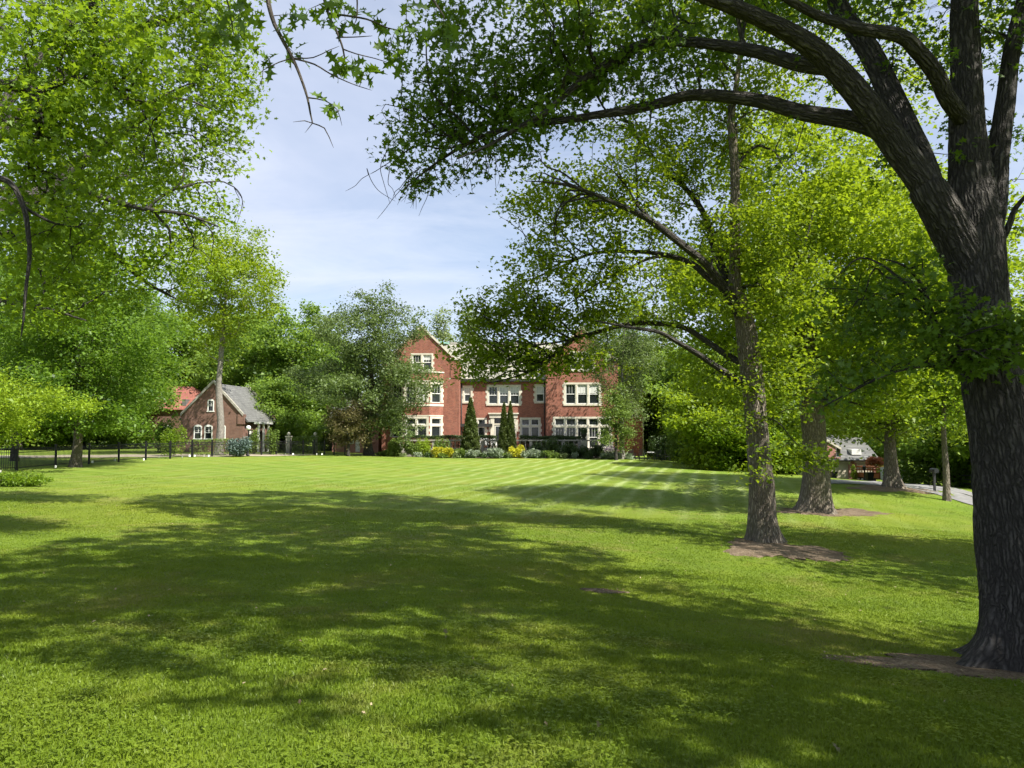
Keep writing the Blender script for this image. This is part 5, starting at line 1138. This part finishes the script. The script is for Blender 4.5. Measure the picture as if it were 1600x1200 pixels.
# gate piers with ball finials
for px, Y, lab in ((452, 74, 'brick gate pier with stone ball at the left end of the box hedge'), (493, 78, 'gate pier with stone ball behind the box hedge')):
    x = hx(px, Y); z = gz(x, Y); o = empty('gate_pier', lab, 'gate pier', (x,Y,z), 'gate piers with ball finials'); h_ = hz(681, Y)-z; o.scale = (.8,.8,1)
    MB().box(-.28,.28,-.28,.28,-.1,h_-.12).build('shaft', M['stoned'], o); MB().box(-.36,.36,-.36,.36,h_-.12,h_).build('cap', M['stone'], o)
    MB().lathe([(.05,h_),(.08,h_+.04),(.17,h_+.1),(.21,h_+.2),(.17,h_+.31),(.08,h_+.38),(.01,h_+.4)], k=16).build('finial', M['stone'], o, True)
def lamp(px, Y, top, lab, globe=True):
    x = hx(px, Y); z = gz(x, Y); h_ = hz(top, Y)-z; o = empty('lamp_post', lab, 'lamp post', (x,Y,z))
    MB().lathe([(.14,-.05),(.14,.1),(.07,.22),(.045,.4),(.04,h_-.5),(.07,h_-.45),(.09,h_-.38)], k=10).build('post', M['black'], o, True)
    if globe: MB().lathe([(.07,h_-.38),(.17,h_-.3),(.2,h_-.18),(.17,h_-.05),(.06,h_),(.01,h_+.01)], k=14).build('globe', M['globe'], o, True)
    else: MB().lathe([(.09,h_-.38),(.13,h_-.36),(.16,h_-.1),(.18,h_-.08),(.04,h_),(.01,h_+.03)], k=6).build('lantern', M['dark'], o)
lamp(389, 63, 665, 'lamp post with a white globe in front of the cottage porch'); lamp(1347.5, 66, 727, 'black lamp post in front of the right garage door', False)
# patio furniture right of the house
def chair(px, Y, rz, lab, name='patio_chair', mat='black', s=1.0):
    x = hx(px, Y); z = gz(x, Y); o = empty(name, lab, 'chair', (x,Y,z), 'patio chairs', rz); o.scale = (s,s,s)
    m = M[mat]; MB().box(-.26,.26,-.25,.25,.42,.47).build('seat', m, o)
    q = MB(); [q.box(-.26+.104*i,-.26+.104*i+.04,.23,.27,.47,.98) for i in range(6)]; q.box(-.28,.28,.225,.275,.98,1.03); q.build('backrest', m, o)
    for a, c in ((-.24,-.23),(.24,-.23),(-.24,.23),(.24,.23)): MB().box(a-.02,a+.02,c-.02,c+.02,-.03,.42).build('leg', m, o)
    for a in (-.27,.27): MB().box(a-.025,a+.025,-.24,.24,.62,.65).box(a-.02,a+.02,-.24,-.2,.47,.62).build('armrest', m, o)
chair(987, 74, .4, 'black patio chair nearest the irises'); chair(1002, 73.2, -.3, 'black patio chair left of the patio table'); chair(1030, 73.4, 2.6, 'black patio chair right of the patio table'); chair(1042, 74.4, 1.4, 'rightmost black patio chair under the shrub')
def table(px, Y):
    x = hx(px, Y); z = gz(x, Y); o = empty('patio_table', 'black patio table with a pale tray among the patio chairs', 'table', (x,Y,z))
    MB().lathe([(.02,.70),(.62,.70),(.62,.74),(.02,.74)], k=24).build('tabletop', M['black'], o)
    for a in range(4): q = a*PI/2+.5; MB().tube([(.5*math.cos(q),.5*math.sin(q),-.03),(.42*math.cos(q),.42*math.sin(q),.7)], .025, 6).build('leg', M['black'], o)
    tr = MB().box(-.3,.3,-.2,.2,0,.03).box(-.3,.3,-.2,-.18,.03,.07).box(-.3,.3,.18,.2,.03,.07).build('tray', M['white']); tr.location = (x, Y, z+.742); tag(tr, 'pale tray lying on the black patio table', 'tray')
table(1016, 73.6)
def lounger(px, Y, lab):
    x = hx(px, Y); o = empty('lounge_chair', lab, 'lounger', (x,Y,TZ), 'white terrace loungers', .5)
    MB().box(-.3,.3,-.6,.35,.3,.36).build('seat', M['tarp'], o); q = MB(); q.hexa([(-.3,.3,.36),(.3,.3,.36),(.3,.36,.36),(-.3,.36,.36),(-.3,.62,1.1),(.3,.62,1.1),(.3,.68,1.1),(-.3,.68,1.1)]); q.build('backrest', M['tarp'], o)
    for a, c in ((-.26,-.5),(.26,-.5),(-.26,.28),(.26,.28)): MB().box(a-.02,a+.02,c-.02,c+.02,0,.3).build('leg', M['dark'], o)
for px, lab in ((753, 'left white lounger on the terrace right of the single conifer'), (763, 'middle white lounger on the terrace between the conifers'), (774, 'white lounger just left of the pair of conifers')): lounger(px, 78.9, lab)
# wooden fence beyond the drive
wf = [gp(1420, 748, 30, 75)[:2], gp(1447, 752, 30, 70)[:2], gp(1480, 757, 30, 60)[:2], gp(1515, 763, 30, 55)[:2], gp(1550, 770, 28, 50)[:2], gp(1590, 778, 26, 50)[:2]]
WO = (*wf[1], gz(*wf[1])); wfe = empty('rail_fence', 'dark post and rail fence beyond the drive', 'fence', WO)
for i, (x, y) in enumerate(wf):
    z = gz(x, y); MB().box(x-.07,x+.07,y-.07,y+.07,z-.1,z+1.0).build('post', M['dark'], wfe, off=WO)
    if i < len(wf)-1:
        a, c = wf[i+1]; s = MB(); [s.tube([(x,y,z+h_),(a,c,gz(a,c)+h_)], .05, 4) for h_ in (.3,.6,.88)]; s.build('rail', M['dark'], wfe, off=WO)
def mailbox():
    x, y, z = gp(1456, 766, 30, 60); o = empty('mailbox', 'black mailbox on a post at the far side of the drive', 'mailbox', (x,y,z))
    MB().box(-.05,.05,-.05,.05,-.1,.95).build('post', M['dark'], o)
    q = MB(); q.prism([(-.12,.95),(.12,.95),(.12,1.08)]+[(.12*math.cos(a),1.08+.12*math.sin(a)) for a in np.linspace(.3,PI-.3,6)]+[(-.12,1.08)], frame(0,0,1,0), -.25, .25); q.build('box', M['black'], o)
mailbox()
# the vehicle: a truck with a slatted orange bed and a white cab
def truck(px, Y, rz):
    x = hx(px, Y); z = gz(x, Y)+.02; o = empty('stake_truck', 'work truck with orange slatted bed and white cab, parked beside the garage', 'truck', (x,Y,z), rz=rz); o.scale = (.78,)*3
    MB().box(-2.9,.55,-1.0,1.0,.55,.72).build('chassis', M['dark'], o)
    q = MB(); q.box(-2.9,.5,-1.05,-1.0,.72,1.25).box(-2.9,.5,1.0,1.05,.72,1.25).box(-2.9,-2.84,-1.0,1.0,.72,1.25).box(.44,.5,-1.0,1.0,.72,1.25)
    for i in range(9):
        a = -2.86+i*.415; q.box(a,a+.09,-1.05,-1.0,1.25,2.05); q.box(a,a+.09,1.0,1.05,1.25,2.05)
    for h_ in (1.62, 1.95): q.box(-2.9,.5,-1.08,-1.052,h_,h_+.12).box(-2.9,.5,1.052,1.08,h_,h_+.12)
    q.box(-2.9,.5,-1.04,1.04,2.05,2.12); q.build('bed', M['orange'], o)
    q = MB(); prof = [(.6,.5),(2.55,.5),(2.6,1.15),(1.95,1.3),(1.6,2.0),(1.4,2.1),(.7,2.12),(.6,2.05)]
    q.prism(prof, frame(0,0,1,0), -.95, .95); q.build('cab', M['vanwhite'], o)
    q = MB(); q.prism([(1.0,1.32),(1.8,1.32),(1.52,1.92),(1.0,1.92)], frame(0,0,1,0), .952, .965); q.prism([(1.0,1.32),(1.8,1.32),(1.52,1.92),(1.0,1.92)], frame(0,0,1,0), -.965, -.952)
    q.hexa([(1.94,-.8,1.36),(1.97,-.8,1.36),(1.97,.8,1.36),(1.94,.8,1.36),(1.64,-.75,1.94),(1.67,-.75,1.94),(1.67,.75,1.94),(1.64,.75,1.94)]); q.build('windscreen', M['glass'], o)
    q = MB(); q.box(2.6,2.7,-.95,.95,.45,.68); q.build('bumper', M['dark'], o)
    for s_ in (-.7,.7): MB().box(2.585,2.62,s_-.16,s_+.16,.85,1.0).build('headlight', M['globe'], o)
    for wx in (-2.0, 1.75):
        for s_ in (-.92,.92):
            q = MB(); n_ = 20; q.prism([(wx+.38*math.cos(a), .38+.38*math.sin(a)) for a in np.linspace(0, 2*PI, n_, endpoint=False)], frame(0,0,1,0), -s_-.12, -s_+.12); w_ = q.build('wheel', M['rubber'], o)
            q = MB(); q.prism([(wx+.2*math.cos(a), .38+.2*math.sin(a)) for a in np.linspace(0, 2*PI, n_, endpoint=False)], frame(0,0,1,0), -s_-.13, -s_+.13); q.build('rim', M['vanwhite'], w_)
truck(1374, 73, -1.12)
def bin_(px, Y, top, lab):
    x = hx(px, Y); z = gz(x, Y); h_ = max(.9, hz(top, Y)-z); o = empty('wheelie_bin', lab, 'bin', (x,Y,z))
    q = MB(); q.hexa([(-.22,-.25,0),(.22,-.25,0),(.22,.22,0),(-.22,.22,0),(-.3,-.33,h_-.1),(.3,-.33,h_-.1),(.3,.3,h_-.1),(-.3,.3,h_-.1)]); q.build('body', M['black'], o)
    MB().box(-.32,.32,-.36,.33,h_-.1,h_-.04).build('lid', M['black'], o)
    for s_ in (-.24,.24): MB().tube([(s_-.03,.24,.1),(s_+.03,.24,.1)], .1, 12).build('wheel', M['rubber'], o)
bin_(1355, 68, 741, 'black bin in front of the orange truck'); bin_(1299, 74, 744, 'black bin beside the massive old oak in front of the garage door')

# ================================================================= roads, soil, grass
e1 = [gp(1290,757,40,80), gp(1360,758,40,75), gp(1405,759,35,70), gp(1450,770,30,60), gp(1500,785,25,50), gp(1530,793,24,45), gp(1640,818,20,40), gp(1900,870,15,36)]
e0 = [gp(1290,752,45,85), gp(1360,752,45,80), gp(1400,751,40,75), gp(1450,760,34,65), gp(1500,770.5,30,56), gp(1530,776,28,50), gp(1640,792,24,44), gp(1900,825,18,40)]
strip('driveway', 'grey asphalt drive sloping down to the garage', M['asphalt'], e0, e1, .03)
k0 = [(-70,50),(-45,54),(-30,58.5),(-24,62),(-20,66)]; k1 = [(-70,58),(-45,61),(-31,65),(-24,69.5),(-18,72)]
strip('gravel_drive', 'pale drive beyond the iron fence in front of the cottage', M['gravel'], k0, k1, .03)
def soil(px, py, rx, ry, rot, sd, lab, Y=None):
    x, y, z = gp(px, py, 5, 60); return patch('bare_soil', lab, M['soil'], x, y, rx, ry, rot, .018, sd, rough=.42)
SOILS = [(1560,1040,1.9,.62,.08,1,'bare soil around the big right oak'),(1215,856,1.3,1.75,-.3,2,'bare soil ring around the slender oak'),(1290,800,2.1,1.4,.1,3,'bare soil around the massive old oak'),(1392,763,2.3,1.5,0,4,'bare soil at the foot of the dark flared trunk'),(940,921,.34,.2,.2,6,'small bare spot in the lawn')]
SC = []
for a in SOILS: o = soil(*a); x, y, z = gp(a[0], a[1], 5, 60); SC.append((x, y, a[2]*1.0, a[3]*1.0, a[4]))
# grass blades
g = np.random.default_rng(99)
def keep(x, y):
    k = np.ones(len(x), bool)
    for cx, cy, rx, ry, ro in SC:
        dx, dy = x-cx, y-cy; u = (dx*math.cos(ro)+dy*math.sin(ro))/rx; v = (-dx*math.sin(ro)+dy*math.cos(ro))/ry
        k &= (u*u+v*v) > g.uniform(.55, 1.15, len(x))
    return k
VV = []; CN = []
for (ya, yb, dn, w_, h_, rel) in ((2.6,5.5,4200,.0038,.030,1),(5.5,9,2200,.0055,.032,1),(9,15,1300,.007,.026,1),(15,25,450,.010,.024,1),(25,40,70,.014,.02,1)):
    half = lambda y: y*.80+1.2
    n = int(dn*(yb-ya)*2*half((ya+yb)/2)); y = g.uniform(ya, yb, n*13//10); x = g.uniform(-1, 1, len(y))*half(yb); m_ = np.abs(x) < half(y); x, y = x[m_], y[m_]
    m_ = keep(x, y); x, y = x[m_], y[m_]; n = len(x); z = gz(x, y)
    a = g.uniform(0, 2*PI, n); hh_ = h_*g.uniform(.45, 1.2, n)*(1+.15*np.sin(x*2.1+np.sin(y*1.7)*2)); ww = w_*g.uniform(.6, 1.3, n); le = g.uniform(.1, .95, n)*hh_; la = a+g.uniform(-1, 1, n)+PI/2
    dx, dy = np.cos(a)*ww, np.sin(a)*ww
    p0 = np.stack([x-dx, y-dy, z-.005], 1); p1 = np.stack([x+dx, y+dy, z-.005], 1)
    mx_, my_ = x+np.cos(la)*le*.35, y+np.sin(la)*le*.35
    q0 = np.stack([mx_-dx*.8, my_-dy*.8, z+hh_*.55], 1); q1 = np.stack([mx_+dx*.8, my_+dy*.8, z+hh_*.55], 1)
    tp = np.stack([x+np.cos(la)*le, y+np.sin(la)*le, z+hh_*.9], 1)
    VV.append(np.stack([p0, p1, q1, tp, q0], 1).reshape(-1,3)); CN.append(np.full(n, 5))
# clover leaflets close by
n = 26000; y = g.uniform(2.6, 9, n); x = g.uniform(-1, 1, n)*(y*.8+1); m_ = (np.sin(x*1.7+1)+np.sin(y*2.3+x*.8)+g.normal(size=n)*.5 > .1) & keep(x, y); x, y = x[m_], y[m_]; n = len(x); z = gz(x, y)+g.uniform(.025, .055, n)
for k in range(3):
    a = g.uniform(0, 2*PI, n)+k*2.09; r_ = g.uniform(.006, .011, n); cx_, cy_ = x+np.cos(a)*r_, y+np.sin(a)*r_; tl = g.normal(size=n)*.003
    VV.append(np.stack([np.stack([cx_+r_*math.cos(q), cy_+r_*math.sin(q), z+tl*math.cos(q)], 1) for q in np.arange(5)*2*PI/5], 1).reshape(-1,3)); CN.append(np.full(n, 5))
V = np.concatenate(VV); C_ = np.concatenate(CN)
tag(mobj('grass', mesh_np('grass', V, C_, np.arange(len(V)), M['blade'])), 'short green grass blades and clover of the lawn', kind='stuff')
pts = []
for cx, cy, rx, ry, ro in SC:
    n_ = int(90*rx*ry)+12; a = g.uniform(0, 2*PI, n_); r_ = g.random(n_)**.6*1.25; u, v = rx*r_*np.cos(a), ry*r_*np.sin(a); x = cx+u*math.cos(ro)-v*math.sin(ro); y = cy+u*math.sin(ro)+v*math.cos(ro); pts.append(np.stack([x, y, gz(x, y)+.03], 1))
n_ = 700; y = 4+g.random(n_)**.8*31; x = g.uniform(-1, 1, n_)*(y*.75+1); pts.append(np.stack([x, y, gz(x, y)+.035], 1))
tag(mobj('leaf_litter', leaves_mesh('leaf_litter', np.concatenate(pts), .038, M['litter'], T_OAKS, 1.5, g)), 'scattered dry leaves and twig scraps on the lawn and bare soil', kind='stuff')
# fallen leaves and litter on the lawn: a few dark scraps
for i, (px, py, lab) in enumerate([(700,992,'dark curled leaf standing in the shaded lawn'),(1284,1162,'small dark leaf lying in the grass near the bottom'),(928,1142,'dark scrap of leaf in the grass near the bottom edge')]):
    x, y, z = gp(px, py, 2, 30); o = mobj('fallen_leaf', leaves_mesh('fallen_leaf', np.array([[0,0,.02],[.01,.01,.035]]), .09, M['rust'], T_OAKS, .3, g), loc=(x,y,z+.02)); tag(o, lab, 'fallen leaf')

# ================================================================= light, sky, camera
SD = np.array([.83, -.56]); SD /= np.linalg.norm(SD); EL = math.radians(50)
sd = (SD[0]*math.cos(EL), SD[1]*math.cos(EL), math.sin(EL))
from mathutils import Vector
sl = bpy.data.lights.new('sun', 'SUN'); sl.energy = 5.0; sl.angle = math.radians(.53); sl.color = (1, .955, .87)
so = bpy.data.objects.new('sun', sl); COL.objects.link(so); so.rotation_euler = Vector(sd).to_track_quat('Z', 'Y').to_euler(); so.location = (40, -30, 60)
w = bpy.data.worlds.new('World'); sc.world = w; w.use_nodes = True; nt = w.node_tree; nt.nodes.clear()
out = nt.nodes.new('ShaderNodeOutputWorld'); bg = nt.nodes.new('ShaderNodeBackground'); L(nt, bg.outputs[0], out.inputs[0])
sk_ = nt.nodes.new('ShaderNodeTexSky'); sk_.sky_type = 'NISHITA'; sk_.sun_disc = False; sk_.sun_elevation = EL; sk_.sun_rotation = math.atan2(SD[0], SD[1]); sk_.air_density = 1.0; sk_.dust_density = .6; sk_.ozone_density = 1.6
tc = N(nt, 'ShaderNodeTexCoord').outputs['Generated']
s_ = N(nt, 'ShaderNodeSeparateXYZ'); L(nt, tc, s_.inputs[0])
zc = math_(nt, 'ADD', math_(nt, 'MAXIMUM', s_.outputs[2], 0), .22)
cb = N(nt, 'ShaderNodeCombineXYZ'); L(nt, math_(nt, 'DIVIDE', s_.outputs[0], zc), cb.inputs[0]); L(nt, math_(nt, 'DIVIDE', s_.outputs[1], zc), cb.inputs[1])
n1 = noise(nt, mapping(nt, cb.outputs[0], (.9,1.1,1), (0,0,.5), (3.1,1.7,0)), 1.0, 6, .58, .5)
cl = ramp(nt, n1, [(.34,(.45,.45,.45)),(.50,(.62,.62,.62)),(.68,(1,1,1))])
ws = ramp(nt, noise(nt, mapping(nt, cb.outputs[0], (1.3,2.4,1), (0,0,.35), (1.2,5.1,0)), 1.0, 7, .62, .8), [(.46,(0,0,0)),(.72,(.3,.3,.3))])
SKYM = mixc(nt, math_(nt, 'MULTIPLY', cl, .88), sk_.outputs[0], (4.6,5.0,6.1,1))
SKYM = mixc(nt, ws, SKYM, (6.6,6.8,7.3,1)); L(nt, SKYM, bg.inputs[0]); bg.inputs[1].default_value = .084
cam = bpy.data.cameras.new('camera'); co_ = bpy.data.objects.new('camera', cam); COL.objects.link(co_)
cam.sensor_width = 36; cam.lens = 36*F/1600; cam.clip_end = 2000; cam.clip_start = .05
co_.location = (0, 0, EYE); co_.rotation_euler = (PI/2 + math.atan((HY-600)/F), 0, 0); sc.camera = co_
sc.view_settings.view_transform = 'Standard'; sc.view_settings.look = 'None'; sc.view_settings.exposure = 1.05; sc.view_settings.gamma = 1
cy = sc.cycles; cy.max_bounces = 8; cy.diffuse_bounces = 4; cy.glossy_bounces = 2; cy.transmission_bounces = 4; cy.transparent_max_bounces = 4
cy.use_denoising = True; cy.use_adaptive_sampling = True; cy.adaptive_threshold = .02
cy.sample_clamp_indirect = 6
